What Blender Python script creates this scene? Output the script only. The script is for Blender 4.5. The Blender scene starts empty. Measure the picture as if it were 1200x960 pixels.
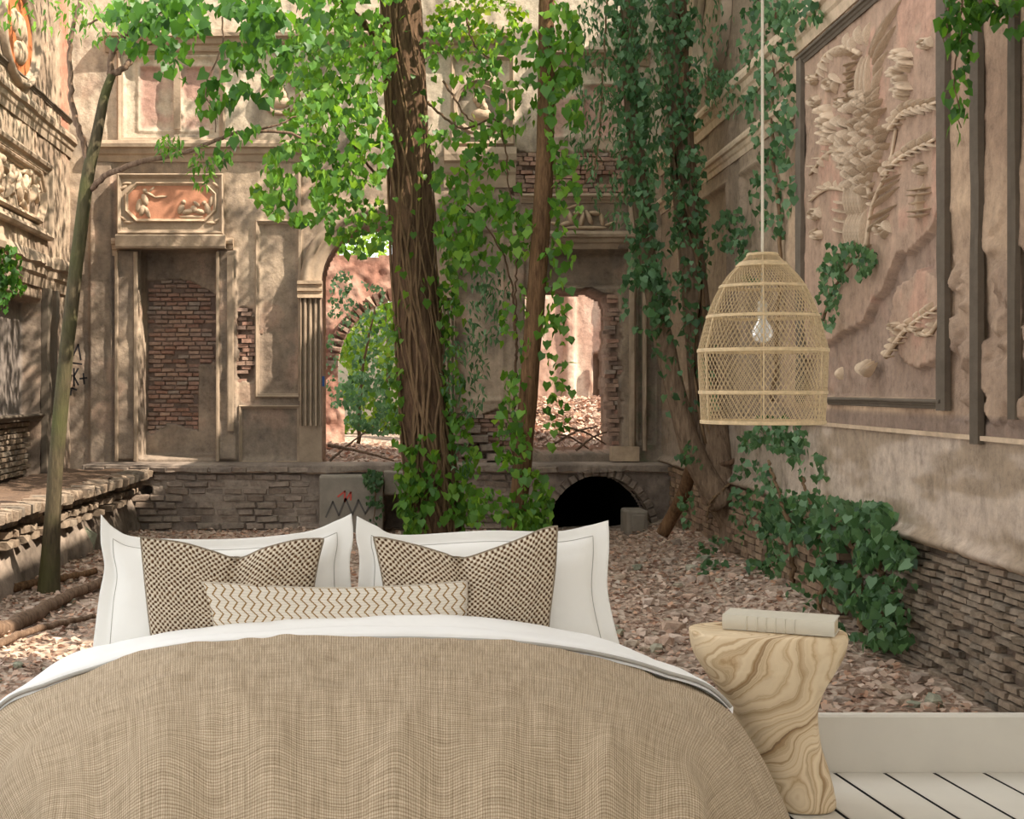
import bpy, bmesh, math, random
import numpy as np
from mathutils import Vector, Matrix

random.seed(7)
rng = np.random.default_rng(11)
scene = bpy.context.scene
COL = scene.collection

# ------------------------------------------------------------------ camera
F, CX, CY, H = 1600.0, 430.0, 455.0, 1.3       # focal length and vanishing point for a 1200x960 frame, eye height
cam_data = bpy.data.cameras.new('camera')
cam = bpy.data.objects.new('camera', cam_data)
COL.objects.link(cam)
cam.location = (0, 0, H)
cam.rotation_euler = (math.pi / 2, 0, 0)
cam_data.sensor_fit = 'HORIZONTAL'
cam_data.sensor_width = 36.0
cam_data.lens = F / 1200 * 36
cam_data.shift_x = (600 - CX) / 1200
cam_data.shift_y = -(480 - CY) / 1200
cam_data.clip_start = 0.05
cam_data.clip_end = 200
scene.camera = cam

# ------------------------------------------------------------------ sky, sun, exposure
world = bpy.data.worlds.new('sky')
scene.world = world
world.use_nodes = True
wn = world.node_tree.nodes['Background']
wn.inputs[0].default_value = (0.98, 0.985, 0.99, 1)
wn.inputs[1].default_value = 1.85
sun_data = bpy.data.lights.new('sun', 'SUN')
sun = bpy.data.objects.new('sun', sun_data)
COL.objects.link(sun)
sun_data.energy = 10.0
sun_data.angle = math.radians(0.6)
sun_data.color = (1.0, 0.88, 0.74)
SUN_DIR = Vector((0.80, -0.38, 0.86))
sun.rotation_euler = SUN_DIR.to_track_quat('Z', 'Y').to_euler()
sun.location = (8, -2, 12)
vs = scene.view_settings
vs.view_transform = 'Standard'
vs.look = 'None'
vs.exposure = 0.15
vs.gamma = 1.0
vs.use_curve_mapping = False

# ------------------------------------------------------------------ helpers
def P(px, py, Y):
    return ((px - CX) / F * Y, Y, H - (py - CY) / F * Y)

def S(r, g, b):
    f = lambda c: (c / 255 / 12.92) if c / 255 <= 0.04045 else ((c / 255 + 0.055) / 1.055) ** 2.4
    return (f(r), f(g), f(b))

def SA(c):
    return np.array(S(*c))

WL = {}          # world position of each object's origin (nothing but translations on roots)

def link(o, parent=None, wpos=(0, 0, 0)):
    COL.objects.link(o)
    w = Vector(wpos)
    if parent is not None:
        o.parent = parent
        o.location = w - WL[parent.name]
    else:
        o.location = w
    WL[o.name] = w
    return o

def tag(o, label=None, cat=None, group=None, kind=None):
    if label: o['label'] = label
    if cat: o['category'] = cat
    if group: o['group'] = group
    if kind: o['kind'] = kind
    return o

def empty(name, loc, label=None, cat=None, group=None, kind=None):
    o = bpy.data.objects.new(name, None)
    o.empty_display_size = 0.1
    link(o, None, loc)
    return tag(o, label, cat, group, kind)

def np_mesh(name, V, faces, smooth=True):
    """V (n,3); faces: list of (m,k) int arrays."""
    me = bpy.data.meshes.new(name)
    V = np.asarray(V, dtype=np.float32)
    me.vertices.add(len(V))
    me.vertices.foreach_set('co', V.ravel())
    if not isinstance(faces, list):
        faces = [faces]
    faces = [np.asarray(f, dtype=np.int32) for f in faces if len(f)]
    loops = np.concatenate([f.ravel() for f in faces])
    sizes = np.concatenate([np.full(len(f), f.shape[1], dtype=np.int32) for f in faces])
    starts = np.concatenate([[0], np.cumsum(sizes)[:-1]]).astype(np.int32)
    me.loops.add(len(loops))
    me.loops.foreach_set('vertex_index', loops)
    me.polygons.add(len(sizes))
    me.polygons.foreach_set('loop_start', starts)
    me.polygons.foreach_set('use_smooth', np.full(len(sizes), smooth, dtype=bool))
    me.update(calc_edges=True)
    return me

def vcol(me, C):
    a = me.attributes.new('Col', 'FLOAT_COLOR', 'POINT')
    C4 = np.ones((len(C), 4), dtype=np.float32)
    C4[:, :3] = C
    a.data.foreach_set('color', C4.ravel())

def uvs(me, UV):
    lay = me.uv_layers.new(name='UVMap')
    vi = np.empty(len(me.loops), dtype=np.int32)
    me.loops.foreach_get('vertex_index', vi)
    lay.data.foreach_set('uv', np.asarray(UV, dtype=np.float32)[vi].ravel())

def obj(name, V, faces, mat, parent=None, smooth=True, col=None, uv=None, origin=None):
    V = np.asarray(V, dtype=np.float64)
    if origin is None:
        lo, hi = V.min(0), V.max(0)
        origin = ((lo[0] + hi[0]) / 2, (lo[1] + hi[1]) / 2, lo[2])
    me = np_mesh(name, V - np.array(origin), faces, smooth)
    if col is not None: vcol(me, col)
    if uv is not None: uvs(me, uv)
    me.materials.append(mat)
    o = bpy.data.objects.new(name, me)
    return link(o, parent, origin)

def inst(name, me, M, parent=None):
    """object sharing mesh data, world matrix M"""
    o = bpy.data.objects.new(name, me)
    COL.objects.link(o)
    if parent is not None:
        o.parent = parent
        M = Matrix.Translation(-WL[parent.name]) @ M
    o.matrix_basis = M
    return o

def grid_faces(nu, nv, wrap_u=False):
    """vertex index = i*nv + j  (i in u, j in v)"""
    iu = np.arange(nu if wrap_u else nu - 1)
    jv = np.arange(nv - 1)
    I, J = np.meshgrid(iu, jv, indexing='ij')
    I2 = (I + 1) % nu
    return np.stack([I * nv + J, I2 * nv + J, I2 * nv + J + 1, I * nv + J + 1], -1).reshape(-1, 4)

def vnoise(A, B, cell, seed):
    """smooth value noise at coordinates A, B (arrays), cell size"""
    r = np.random.default_rng(seed).random((257, 257))
    a = A / cell + 1000.37; b = B / cell + 1000.71
    ia = np.floor(a).astype(int); ib = np.floor(b).astype(int)
    fa = a - ia; fb = b - ib
    fa = fa * fa * (3 - 2 * fa); fb = fb * fb * (3 - 2 * fb)
    g = lambda i, j: r[i % 257, j % 257]
    return (g(ia, ib) * (1 - fa) + g(ia + 1, ib) * fa) * (1 - fb) + (g(ia, ib + 1) * (1 - fa) + g(ia + 1, ib + 1) * fa) * fb

def fbm(A, B, cell, seed, octv=4, gain=0.5):
    s = 0; w = 1; t = 0
    for k in range(octv):
        s = s + w * vnoise(A, B, cell / 2 ** k, seed + k * 13); t += w; w *= gain
    return s / t

def sstep(a, b, x):
    t = np.clip((x - a) / (b - a), 0, 1)
    return t * t * (3 - 2 * t)

def mix(a, b, t):
    return a * (1 - t)[..., None] + b * t[..., None]

def smooth_path(pts, n):
    pts = np.asarray(pts, dtype=float)
    d = np.concatenate([[0], np.cumsum(np.linalg.norm(np.diff(pts, axis=0), axis=1))])
    t = np.linspace(0, d[-1], n)
    k = len(pts)
    out = np.zeros((n, pts.shape[1]))
    seg = np.clip(np.searchsorted(d, t, side='right') - 1, 0, k - 2)
    for q in range(n):
        i = seg[q]
        u = (t[q] - d[i]) / max(d[i + 1] - d[i], 1e-9)
        p1, p2 = pts[i], pts[i + 1]
        p0 = pts[i - 1] if i > 0 else 2 * p1 - p2
        p3 = pts[i + 2] if i + 2 < k else 2 * p2 - p1
        out[q] = 0.5 * ((2 * p1) + (-p0 + p2) * u + (2 * p0 - 5 * p1 + 4 * p2 - p3) * u ** 2 + (-p0 + 3 * p1 - 3 * p2 + p3) * u ** 3)
    return out

def tube_geo(path, radii, nseg=8, bark=0.0, seed=0, ridges=0):
    path = np.asarray(path, dtype=float); n = len(path)
    radii = np.broadcast_to(np.asarray(radii, dtype=float), (n,))
    T = np.gradient(path, axis=0)
    T /= np.linalg.norm(T, axis=1)[:, None] + 1e-12
    ref = np.array([0, 1, 0.0]) if abs(T[0, 1]) < 0.9 else np.array([1.0, 0, 0])
    A = np.zeros((n, 3)); a = np.cross(T[0], ref); a /= np.linalg.norm(a)
    for i in range(n):
        a = a - T[i] * a.dot(T[i]); a /= np.linalg.norm(a) + 1e-12
        A[i] = a
    B = np.cross(T, A)
    ang = np.linspace(0, 2 * np.pi, nseg, endpoint=False)
    R = radii[:, None] * np.ones((1, nseg))
    if bark > 0:
        L = np.arange(n)[:, None] * np.ones((1, nseg))
        W = np.ones((n, 1)) * np.arange(nseg)[None]
        b = vnoise(L * 0.35, W, 1.7, 900 + seed) - 0.5
        # keep the seam periodic
        fade = np.minimum(np.arange(nseg), nseg - np.arange(nseg)) / 3.0
        b = b * np.clip(fade, 0, 1)[None]
        R = R * (1 + bark * 2 * b + bark * 0.8 * (vnoise(L, W * 0, 5, 950 + seed) - 0.5))
    V = path[:, None] + R[..., None] * (np.cos(ang)[None, :, None] * A[:, None] + np.sin(ang)[None, :, None] * B[:, None])
    V = V.reshape(-1, 3)
    Fq = []
    i, j = np.meshgrid(np.arange(n - 1), np.arange(nseg), indexing='ij')
    j2 = (j + 1) % nseg
    Fq = np.stack([i * nseg + j, i * nseg + j2, (i + 1) * nseg + j2, (i + 1) * nseg + j], -1).reshape(-1, 4)
    c0, c1 = len(V), len(V) + 1
    V = np.vstack([V, path[:1], path[-1:]])
    k = np.arange(nseg); k2 = (k + 1) % nseg
    T0 = np.stack([np.full(nseg, c0), k2, k], -1)
    T1 = np.stack([np.full(nseg, c1), (n - 1) * nseg + k, (n - 1) * nseg + k2], -1)
    return V, [Fq, np.vstack([T0, T1])]

class MB:
    """collects geometry for ONE mesh object"""
    def __init__(s): s.V = []; s.F = {}; s.n = 0
    def add(s, V, faces):
        V = np.asarray(V, dtype=float)
        if not isinstance(faces, list): faces = [faces]
        if np.ndim(faces[0]) == 1:          # a plain list of index tuples
            by = {}
            for f in faces: by.setdefault(len(f), []).append(f)
            faces = [np.array(v) for v in by.values()]
        for f in faces:
            f = np.asarray(f)
            s.F.setdefault(f.shape[1], []).append(f + s.n)
        s.V.append(V); s.n += len(V)
    def box(s, lo, hi):
        x0, y0, z0 = lo; x1, y1, z1 = hi
        V = [(x0, y0, z0), (x1, y0, z0), (x1, y1, z0), (x0, y1, z0), (x0, y0, z1), (x1, y0, z1), (x1, y1, z1), (x0, y1, z1)]
        s.add(V, [[0, 3, 2, 1], [4, 5, 6, 7], [0, 1, 5, 4], [1, 2, 6, 5], [2, 3, 7, 6], [3, 0, 4, 7]])
    def build(s, name, mat, parent=None, smooth=False, **k):
        return obj(name, np.vstack(s.V), [np.vstack(v) for v in s.F.values()], mat, parent, smooth, **k)

def box_obj(name, lo, hi, mat, parent=None, bev=0.0):
    m = MB(); m.box(lo, hi)
    o = m.build(name, mat, parent)
    if bev:
        b = o.modifiers.new('bevel', 'BEVEL'); b.width = bev; b.segments = 2
    return o

# ------------------------------------------------------------------ materials
def new_mat(name):
    m = bpy.data.materials.new(name); m.use_nodes = True
    nt = m.node_tree; nt.nodes.clear()
    out = nt.nodes.new('ShaderNodeOutputMaterial')
    bs = nt.nodes.new('ShaderNodeBsdfPrincipled')
    nt.links.new(bs.outputs[0], out.inputs[0])
    return m, nt, bs

def N(nt, t, **kw):
    n = nt.nodes.new(t)
    for k, v in kw.items():
        if k.startswith('in_'):
            n.inputs[k[3:].replace('_', ' ')].default_value = v
        else:
            setattr(n, k, v)
    return n

def ramp(nt, stops, fac=None, interp='LINEAR'):
    r = nt.nodes.new('ShaderNodeValToRGB'); r.color_ramp.interpolation = interp
    e = r.color_ramp.elements
    while len(e) < len(stops): e.new(0.5)
    for q, (p, c) in enumerate(stops):
        e[q].position = p; e[q].color = (*c[:3], 1)
    if fac is not None: nt.links.new(fac, r.inputs[0])
    return r

def bump(nt, bs, height, strength=0.3, dist=0.01):
    b = N(nt, 'ShaderNodeBump'); b.inputs['Strength'].default_value = strength; b.inputs['Distance'].default_value = dist
    nt.links.new(height, b.inputs['Height']); nt.links.new(b.outputs[0], bs.inputs['Normal'])
    return b

def mul(nt, a, b, fac=1.0, mode='MULTIPLY'):
    m = N(nt, 'ShaderNodeMix', data_type='RGBA', blend_type=mode); m.inputs[0].default_value = fac
    nt.links.new(a, m.inputs[6]); nt.links.new(b, m.inputs[7])
    return m.outputs[2]

def mat_plain(name, rgb, rough=0.8, var=0.15, scale=8, bmp=0.15, bscale=40, bdist=0.004):
    m, nt, bs = new_mat(name)
    tc = N(nt, 'ShaderNodeTexCoord')
    n = N(nt, 'ShaderNodeTexNoise', in_Scale=scale, in_Detail=6.0, in_Roughness=0.65)
    nt.links.new(tc.outputs['Object'], n.inputs['Vector'])
    c = np.array(S(*rgb))
    r = ramp(nt, [(0.3, c * (1 - var)), (0.7, np.minimum(c * (1 + var), 0.95))], n.outputs[0])
    nt.links.new(r.outputs[0], bs.inputs['Base Color'])
    bs.inputs['Roughness'].default_value = rough
    bs.inputs['Specular IOR Level'].default_value = 0.25
    if bmp:
        n2 = N(nt, 'ShaderNodeTexNoise', in_Scale=bscale, in_Detail=5.0)
        nt.links.new(tc.outputs['Object'], n2.inputs['Vector'])
        bump(nt, bs, n2.outputs[0], bmp, bdist)
    return m

def mat_wall():
    m, nt, bs = new_mat('weathered_plaster')
    at = N(nt, 'ShaderNodeAttribute', attribute_name='Col')
    g = N(nt, 'ShaderNodeNewGeometry')
    n = N(nt, 'ShaderNodeTexNoise', in_Scale=14.0, in_Detail=10.0, in_Roughness=0.8)
    nt.links.new(g.outputs['Position'], n.inputs['Vector'])
    mp = N(nt, 'ShaderNodeMapping'); mp.inputs['Scale'].default_value = (9, 9, 1.1)
    nt.links.new(g.outputs['Position'], mp.inputs[0])
    n3 = N(nt, 'ShaderNodeTexNoise', in_Scale=2.2, in_Detail=5.0, in_Roughness=0.6)
    nt.links.new(mp.outputs[0], n3.inputs['Vector'])
    r1 = ramp(nt, [(0.28, (0.5, 0.48, 0.46)), (0.47, (0.9, 0.9, 0.9)), (0.72, (1.25, 1.22, 1.17))], n.outputs[0])
    r2 = ramp(nt, [(0.3, (0.9, 0.895, 0.89)), (0.6, (1.05, 1.045, 1.04))], n3.outputs[0])
    c = mul(nt, at.outputs['Color'], r1.outputs[0]); c = mul(nt, c, r2.outputs[0])
    hsv = N(nt, 'ShaderNodeHueSaturation'); hsv.inputs['Saturation'].default_value = 0.86; hsv.inputs['Value'].default_value = 0.98
    nt.links.new(c, hsv.inputs['Color']); nt.links.new(hsv.outputs[0], bs.inputs['Base Color'])
    bs.inputs['Roughness'].default_value = 0.92
    bs.inputs['Specular IOR Level'].default_value = 0.12
    n2 = N(nt, 'ShaderNodeTexNoise', in_Scale=38.0, in_Detail=6.0, in_Roughness=0.7)
    nt.links.new(g.outputs['Position'], n2.inputs['Vector'])
    bump(nt, bs, n2.outputs[0], 0.55, 0.012)
    return m

def mat_brick(name, cols, island=False, rough=0.95):
    m, nt, bs = new_mat(name)
    if island:
        g = N(nt, 'ShaderNodeNewGeometry'); rnd = g.outputs['Random Per Island']
    else:
        oi = N(nt, 'ShaderNodeObjectInfo'); rnd = oi.outputs['Random']
    g2 = N(nt, 'ShaderNodeNewGeometry')
    k = len(cols)
    r = ramp(nt, [(q / max(k - 1, 1), S(*c)) for q, c in enumerate(cols)], rnd)
    n = N(nt, 'ShaderNodeTexNoise', in_Scale=22.0, in_Detail=6.0, in_Roughness=0.7)
    nt.links.new(g2.outputs['Position'], n.inputs['Vector'])
    r1 = ramp(nt, [(0.3, (0.6, 0.58, 0.56)), (0.7, (1.2, 1.18, 1.15))], n.outputs[0])
    nt.links.new(mul(nt, r.outputs[0], r1.outputs[0]), bs.inputs['Base Color'])
    bs.inputs['Roughness'].default_value = rough
    bs.inputs['Specular IOR Level'].default_value = 0.1
    n2 = N(nt, 'ShaderNodeTexNoise', in_Scale=60.0, in_Detail=5.0)
    nt.links.new(g2.outputs['Position'], n2.inputs['Vector'])
    bump(nt, bs, n2.outputs[0], 0.5, 0.008)
    return m

def mat_leaf(name, cols, island=True, trans=0.45, rough=0.45):
    m = bpy.data.materials.new(name); m.use_nodes = True
    nt = m.node_tree; nt.nodes.clear()
    out = nt.nodes.new('ShaderNodeOutputMaterial')
    if island:
        g = N(nt, 'ShaderNodeNewGeometry'); rnd = g.outputs['Random Per Island']
    else:
        oi = N(nt, 'ShaderNodeObjectInfo'); rnd = oi.outputs['Random']
    k = len(cols)
    r = ramp(nt, [(q / (k - 1), S(*c)) for q, c in enumerate(cols)], rnd)
    bs = nt.nodes.new('ShaderNodeBsdfPrincipled')
    bs.inputs['Roughness'].default_value = rough
    bs.inputs['Specular IOR Level'].default_value = 0.35
    nt.links.new(r.outputs[0], bs.inputs['Base Color'])
    tr = nt.nodes.new('ShaderNodeBsdfTranslucent')
    hs = N(nt, 'ShaderNodeHueSaturation'); hs.inputs['Hue'].default_value = 0.475; hs.inputs['Saturation'].default_value = 1.1; hs.inputs['Value'].default_value = 1.7
    nt.links.new(r.outputs[0], hs.inputs['Color']); nt.links.new(hs.outputs[0], tr.inputs[0])
    mx = nt.nodes.new('ShaderNodeMixShader'); mx.inputs[0].default_value = trans
    nt.links.new(bs.outputs[0], mx.inputs[1]); nt.links.new(tr.outputs[0], mx.inputs[2])
    nt.links.new(mx.outputs[0], out.inputs[0])
    return m

def mat_bark(name, a, b, moss=None, scale=1.0):
    m, nt, bs = new_mat(name)
    tc = N(nt, 'ShaderNodeNewGeometry')
    mp = N(nt, 'ShaderNodeMapping'); mp.inputs['Scale'].default_value = (22 * scale, 22 * scale, 3.5 * scale)
    nt.links.new(tc.outputs['Position'], mp.inputs[0])
    n = N(nt, 'ShaderNodeTexNoise', in_Scale=2.0, in_Detail=8.0, in_Roughness=0.7)
    nt.links.new(mp.outputs[0], n.inputs['Vector'])
    r = ramp(nt, [(0.32, S(*a)), (0.68, S(*b))], n.outputs[0])
    c = r.outputs[0]
    if moss:
        n4 = N(nt, 'ShaderNodeTexNoise', in_Scale=3.0, in_Detail=5.0)
        nt.links.new(tc.outputs['Position'], n4.inputs['Vector'])
        r4 = ramp(nt, [(0.42, (0, 0, 0)), (0.66, (1, 1, 1))], n4.outputs[0])
        mxn = N(nt, 'ShaderNodeMix', data_type='RGBA')
        nt.links.new(r4.outputs[0], mxn.inputs[0]); nt.links.new(c, mxn.inputs[6]); mxn.inputs[7].default_value = (*S(*moss), 1)
        c = mxn.outputs[2]
    nt.links.new(c, bs.inputs['Base Color'])
    bs.inputs['Roughness'].default_value = 0.9
    bs.inputs['Specular IOR Level'].default_value = 0.15
    bump(nt, bs, n.outputs[0], 0.8, 0.02)
    return m

def mat_cloth_white(name, rgb):
    m, nt, bs = new_mat(name)
    tc = N(nt, 'ShaderNodeTexCoord')
    bs.inputs['Base Color'].default_value = (*S(*rgb), 1)
    bs.inputs['Roughness'].default_value = 0.85
    bs.inputs['Specular IOR Level'].default_value = 0.2
    bs.inputs['Sheen Weight'].default_value = 0.15
    n = N(nt, 'ShaderNodeTexNoise', in_Scale=9.0, in_Detail=3.0)
    nt.links.new(tc.outputs['Object'], n.inputs['Vector'])
    bump(nt, bs, n.outputs[0], 0.25, 0.02)
    return m

def mathn(nt, op, a, b=None):
    n = N(nt, 'ShaderNodeMath', operation=op)
    for q, v in enumerate((a, b)):
        if v is None: continue
        if isinstance(v, (int, float)): n.inputs[q].default_value = v
        else: nt.links.new(v, n.inputs[q])
    return n.outputs[0]

def mat_linen():
    m, nt, bs = new_mat('beige_linen')
    uv = N(nt, 'ShaderNodeUVMap')
    sx = N(nt, 'ShaderNodeSeparateXYZ'); nt.links.new(uv.outputs[0], sx.inputs[0])
    nz = N(nt, 'ShaderNodeTexNoise', in_Scale=70.0, in_Detail=4.0); nt.links.new(uv.outputs[0], nz.inputs['Vector'])
    wob = mathn(nt, 'MULTIPLY', nz.outputs[0], 0.0045)
    D = 138.0
    def threads(axis, other):
        t = mathn(nt, 'ADD', sx.outputs[axis], wob)
        t = mathn(nt, 'MULTIPLY', t, D * 2 * math.pi)
        s = mathn(nt, 'SINE', t)
        return mathn(nt, 'ADD', mathn(nt, 'MULTIPLY', s, 0.5), 0.5)
    a, b = threads(0, 1), threads(1, 0)
    h = mathn(nt, 'MULTIPLY', mathn(nt, 'ADD', a, 0.25), mathn(nt, 'ADD', b, 0.25))
    # long slubs along each thread direction
    def slub(sc):
        mp = N(nt, 'ShaderNodeMapping'); mp.inputs['Scale'].default_value = sc
        nt.links.new(uv.outputs[0], mp.inputs[0])
        n = N(nt, 'ShaderNodeTexNoise', in_Scale=1.0, in_Detail=3.0, in_Roughness=0.7); nt.links.new(mp.outputs[0], n.inputs['Vector'])
        return n.outputs[0]
    s1, s2 = slub((6, 160, 1)), slub((160, 5, 1))
    ss = mathn(nt, 'ADD', s1, s2)
    rc = ramp(nt, [(0.0, S(136, 116, 93)), (0.2, S(174, 155, 131)), (0.85, S(205, 189, 166))], mathn(nt, 'MULTIPLY', h, 0.85))
    rs = ramp(nt, [(0.36, (0.66, 0.63, 0.58)), (0.6, (1.13, 1.12, 1.11))], mathn(nt, 'MULTIPLY', ss, 0.5))
    nt.links.new(mul(nt, rc.outputs[0], rs.outputs[0]), bs.inputs['Base Color'])
    bs.inputs['Roughness'].default_value = 0.95
    bs.inputs['Specular IOR Level'].default_value = 0.1
    bump(nt, bs, mathn(nt, 'ADD', h, ss), 0.35, 0.003)
    return m

def mat_knit():
    m, nt, bs = new_mat('brown_cream_knit')
    uv = N(nt, 'ShaderNodeUVMap')
    nz = N(nt, 'ShaderNodeTexNoise', in_Scale=14.0, in_Detail=2.0); nt.links.new(uv.outputs[0], nz.inputs['Vector'])
    ad = N(nt, 'ShaderNodeVectorMath', operation='MULTIPLY_ADD'); nt.links.new(nz.outputs[1], ad.inputs[0]); ad.inputs[1].default_value = (0.009, 0.009, 0); nt.links.new(uv.outputs[0], ad.inputs[2])
    sx = N(nt, 'ShaderNodeSeparateXYZ'); nt.links.new(ad.outputs[0], sx.inputs[0])
    K = 2 * math.pi / 0.0165
    a = mathn(nt, 'SINE', mathn(nt, 'MULTIPLY', sx.outputs[0], K))
    b = mathn(nt, 'SINE', mathn(nt, 'MULTIPLY', sx.outputs[1], K * 1.15))
    d = mathn(nt, 'MULTIPLY', a, b)
    n2 = N(nt, 'ShaderNodeTexNoise', in_Scale=160.0, in_Detail=1.0); nt.links.new(uv.outputs[0], n2.inputs['Vector'])
    d2 = mathn(nt, 'ADD', d, mathn(nt, 'MULTIPLY', mathn(nt, 'SUBTRACT', n2.outputs[0], 0.5), 1.5))
    r = ramp(nt, [(0.0, S(70, 48, 34)), (0.36, S(112, 84, 60)), (0.5, S(196, 178, 152)), (1.0, S(232, 221, 202))], mathn(nt, 'ADD', mathn(nt, 'MULTIPLY', d2, 0.5), 0.53))
    nt.links.new(r.outputs[0], bs.inputs['Base Color'])
    bs.inputs['Roughness'].default_value = 0.95; bs.inputs['Specular IOR Level'].default_value = 0.1
    bump(nt, bs, mathn(nt, 'ABSOLUTE', d2), 0.7, 0.006)
    return m

def mat_zigzag():
    m, nt, bs = new_mat('zigzag_fabric')
    uv = N(nt, 'ShaderNodeUVMap')
    sx = N(nt, 'ShaderNodeSeparateXYZ'); nt.links.new(uv.outputs[0], sx.inputs[0])
    z = mathn(nt, 'PINGPONG', sx.outputs[1], 0.018)
    x = mathn(nt, 'ADD', sx.outputs[0], mathn(nt, 'MULTIPLY', z, 0.95))
    f = mathn(nt, 'FRACT', mathn(nt, 'MULTIPLY', x, 1 / 0.0262))
    d = mathn(nt, 'ABSOLUTE', mathn(nt, 'SUBTRACT', f, 0.5))
    dash = mathn(nt, 'SINE', mathn(nt, 'MULTIPLY', sx.outputs[1], 2 * math.pi / 0.0052))
    d = mathn(nt, 'ADD', d, mathn(nt, 'MULTIPLY', dash, 0.03))
    r = ramp(nt, [(0.0, S(132, 98, 50)), (0.09, S(164, 134, 88)), (0.13, S(224, 216, 202))], d)
    rib = mathn(nt, 'SINE', mathn(nt, 'MULTIPLY', sx.outputs[1], 2 * math.pi / 0.008))
    rb = ramp(nt, [(0.0, (0.86, 0.85, 0.84)), (1.0, (1, 1, 1))], mathn(nt, 'ADD', mathn(nt, 'MULTIPLY', rib, 0.5), 0.5))
    nt.links.new(mul(nt, r.outputs[0], rb.outputs[0]), bs.inputs['Base Color'])
    bs.inputs['Roughness'].default_value = 0.95; bs.inputs['Specular IOR Level'].default_value = 0.1
    bump(nt, bs, d, 0.3, 0.003)
    return m

def mat_wood():
    m, nt, bs = new_mat('swirled_pale_wood')
    tc = N(nt, 'ShaderNodeTexCoord')
    mp = N(nt, 'ShaderNodeMapping'); mp.inputs['Scale'].default_value = (1, 1, 1); mp.inputs['Rotation'].default_value = (0, math.radians(42), 0)
    nt.links.new(tc.outputs['Object'], mp.inputs[0])
    n = N(nt, 'ShaderNodeTexNoise', in_Scale=3.0, in_Detail=1.5, in_Roughness=0.45, in_Distortion=0.5); nt.links.new(mp.outputs[0], n.inputs['Vector'])
    n1 = N(nt, 'ShaderNodeTexNoise', in_Scale=22.0, in_Detail=4.0); nt.links.new(mp.outputs[0], n1.inputs['Vector'])
    mp2 = N(nt, 'ShaderNodeMapping'); mp2.inputs['Scale'].default_value = (14, 14, 90); nt.links.new(mp.outputs[0], mp2.inputs[0])
    sx = N(nt, 'ShaderNodeSeparateXYZ'); nt.links.new(mp.outputs[0], sx.inputs[0])
    ph = mathn(nt, 'ADD', mathn(nt, 'MULTIPLY', sx.outputs[2], 4.6), mathn(nt, 'MULTIPLY', n.outputs[0], 2.6))
    ph = mathn(nt, 'ADD', ph, mathn(nt, 'MULTIPLY', n1.outputs[0], 0.10))
    f1 = mathn(nt, 'FRACT', mathn(nt, 'MULTIPLY', ph, 6.5))
    n5 = N(nt, 'ShaderNodeTexNoise', noise_dimensions='1D', in_Scale=2.6, in_Detail=7.0, in_Roughness=0.72); nt.links.new(ph, n5.inputs['W'])
    r1 = ramp(nt, [(0.0, S(190, 162, 124)), (0.12, S(218, 198, 166)), (0.8, S(226, 208, 178)), (1.0, S(204, 178, 142))], f1)
    r2 = ramp(nt, [(0.32, (0.30, 0.22, 0.16)), (0.40, (0.66, 0.56, 0.45)), (0.48, (0.97, 0.93, 0.88)), (0.62, (1.08, 1.06, 1.03)), (0.72, (0.86, 0.78, 0.69)), (0.8, (1.05, 1.02, 0.98))], n5.outputs[0])
    nt.links.new(mul(nt, r1.outputs[0], r2.outputs[0]), bs.inputs['Base Color'])
    bs.inputs['Roughness'].default_value = 0.5
    bs.inputs['Specular IOR Level'].default_value = 0.3
    bump(nt, bs, n5.outputs[0], 0.12, 0.004)
    return m

M = {}
M['wall'] = mat_wall()
M['brick'] = mat_brick('old_red_brick', [(138, 108, 94), (166, 132, 116), (150, 128, 116), (172, 144, 126), (130, 110, 100), (160, 146, 134)])
M['brick_s'] = mat_brick('old_red_brick_mass', [(138, 108, 94), (166, 132, 116), (150, 128, 116), (172, 144, 126), (130, 110, 100), (160, 146, 134)], island=True)
M['block'] = mat_brick('grey_stone_block', [(134, 122, 112), (148, 136, 124), (140, 126, 114), (156, 142, 130), (126, 116, 108)])
M['greybrick'] = mat_brick('sooty_grey_brick', [(124, 112, 98), (146, 132, 116), (134, 118, 102), (154, 140, 124), (116, 108, 98)])
M['stone'] = mat_brick('rubble_stone', [(170, 158, 146), (186, 164, 148), (150, 138, 126), (196, 176, 160), (140, 146, 128), (186, 160, 142), (206, 192, 180)])
M['stucco'] = mat_plain('pale_stucco', (176, 154, 130), 0.9, 0.22, 10, 0.5, 60, 0.006)
M['stucco_r'] = mat_plain('tan_stucco', (192, 169, 143), 0.9, 0.22, 12, 0.5, 60, 0.006)
M['moulding'] = mat_plain('weathered_moulding', (156, 138, 118), 0.9, 0.25, 6, 0.5, 50, 0.006)
M['fillet'] = mat_plain('dark_moulding', (98, 88, 76), 0.9, 0.2, 8, 0.4, 50, 0.005)
M['pinkstucco'] = mat_plain('terracotta_stucco', (186, 132, 104), 0.9, 0.2, 10, 0.4, 50, 0.005)
M['orangest'] = mat_plain('orange_stucco', (176, 104, 62), 0.9, 0.3, 9, 0.4, 50, 0.005)
M['concrete'] = mat_plain('stained_concrete', (134, 126, 114), 0.9, 0.2, 5, 0.3, 50, 0.004)
M['bark'] = mat_bark('dark_bark', (58, 43, 32), (116, 91, 70))
M['bark_grey'] = mat_bark('grey_brown_bark', (84, 68, 54), (142, 120, 98))
M['bark_thin'] = mat_bark('brown_bark', (68, 48, 32), (126, 96, 68))
M['bark_moss'] = mat_bark('mossy_bark', (50, 45, 34), (92, 82, 62), (78, 78, 48))
M['bark_dead'] = mat_bark('dead_wood', (72, 56, 44), (136, 112, 92))
M['vine'] = mat_bark('vine_bark', (78, 60, 44), (138, 112, 84))
GREEN = [(52, 88, 34), (72, 116, 42), (92, 138, 52), (62, 104, 38), (120, 160, 66), (82, 126, 46)]
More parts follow.
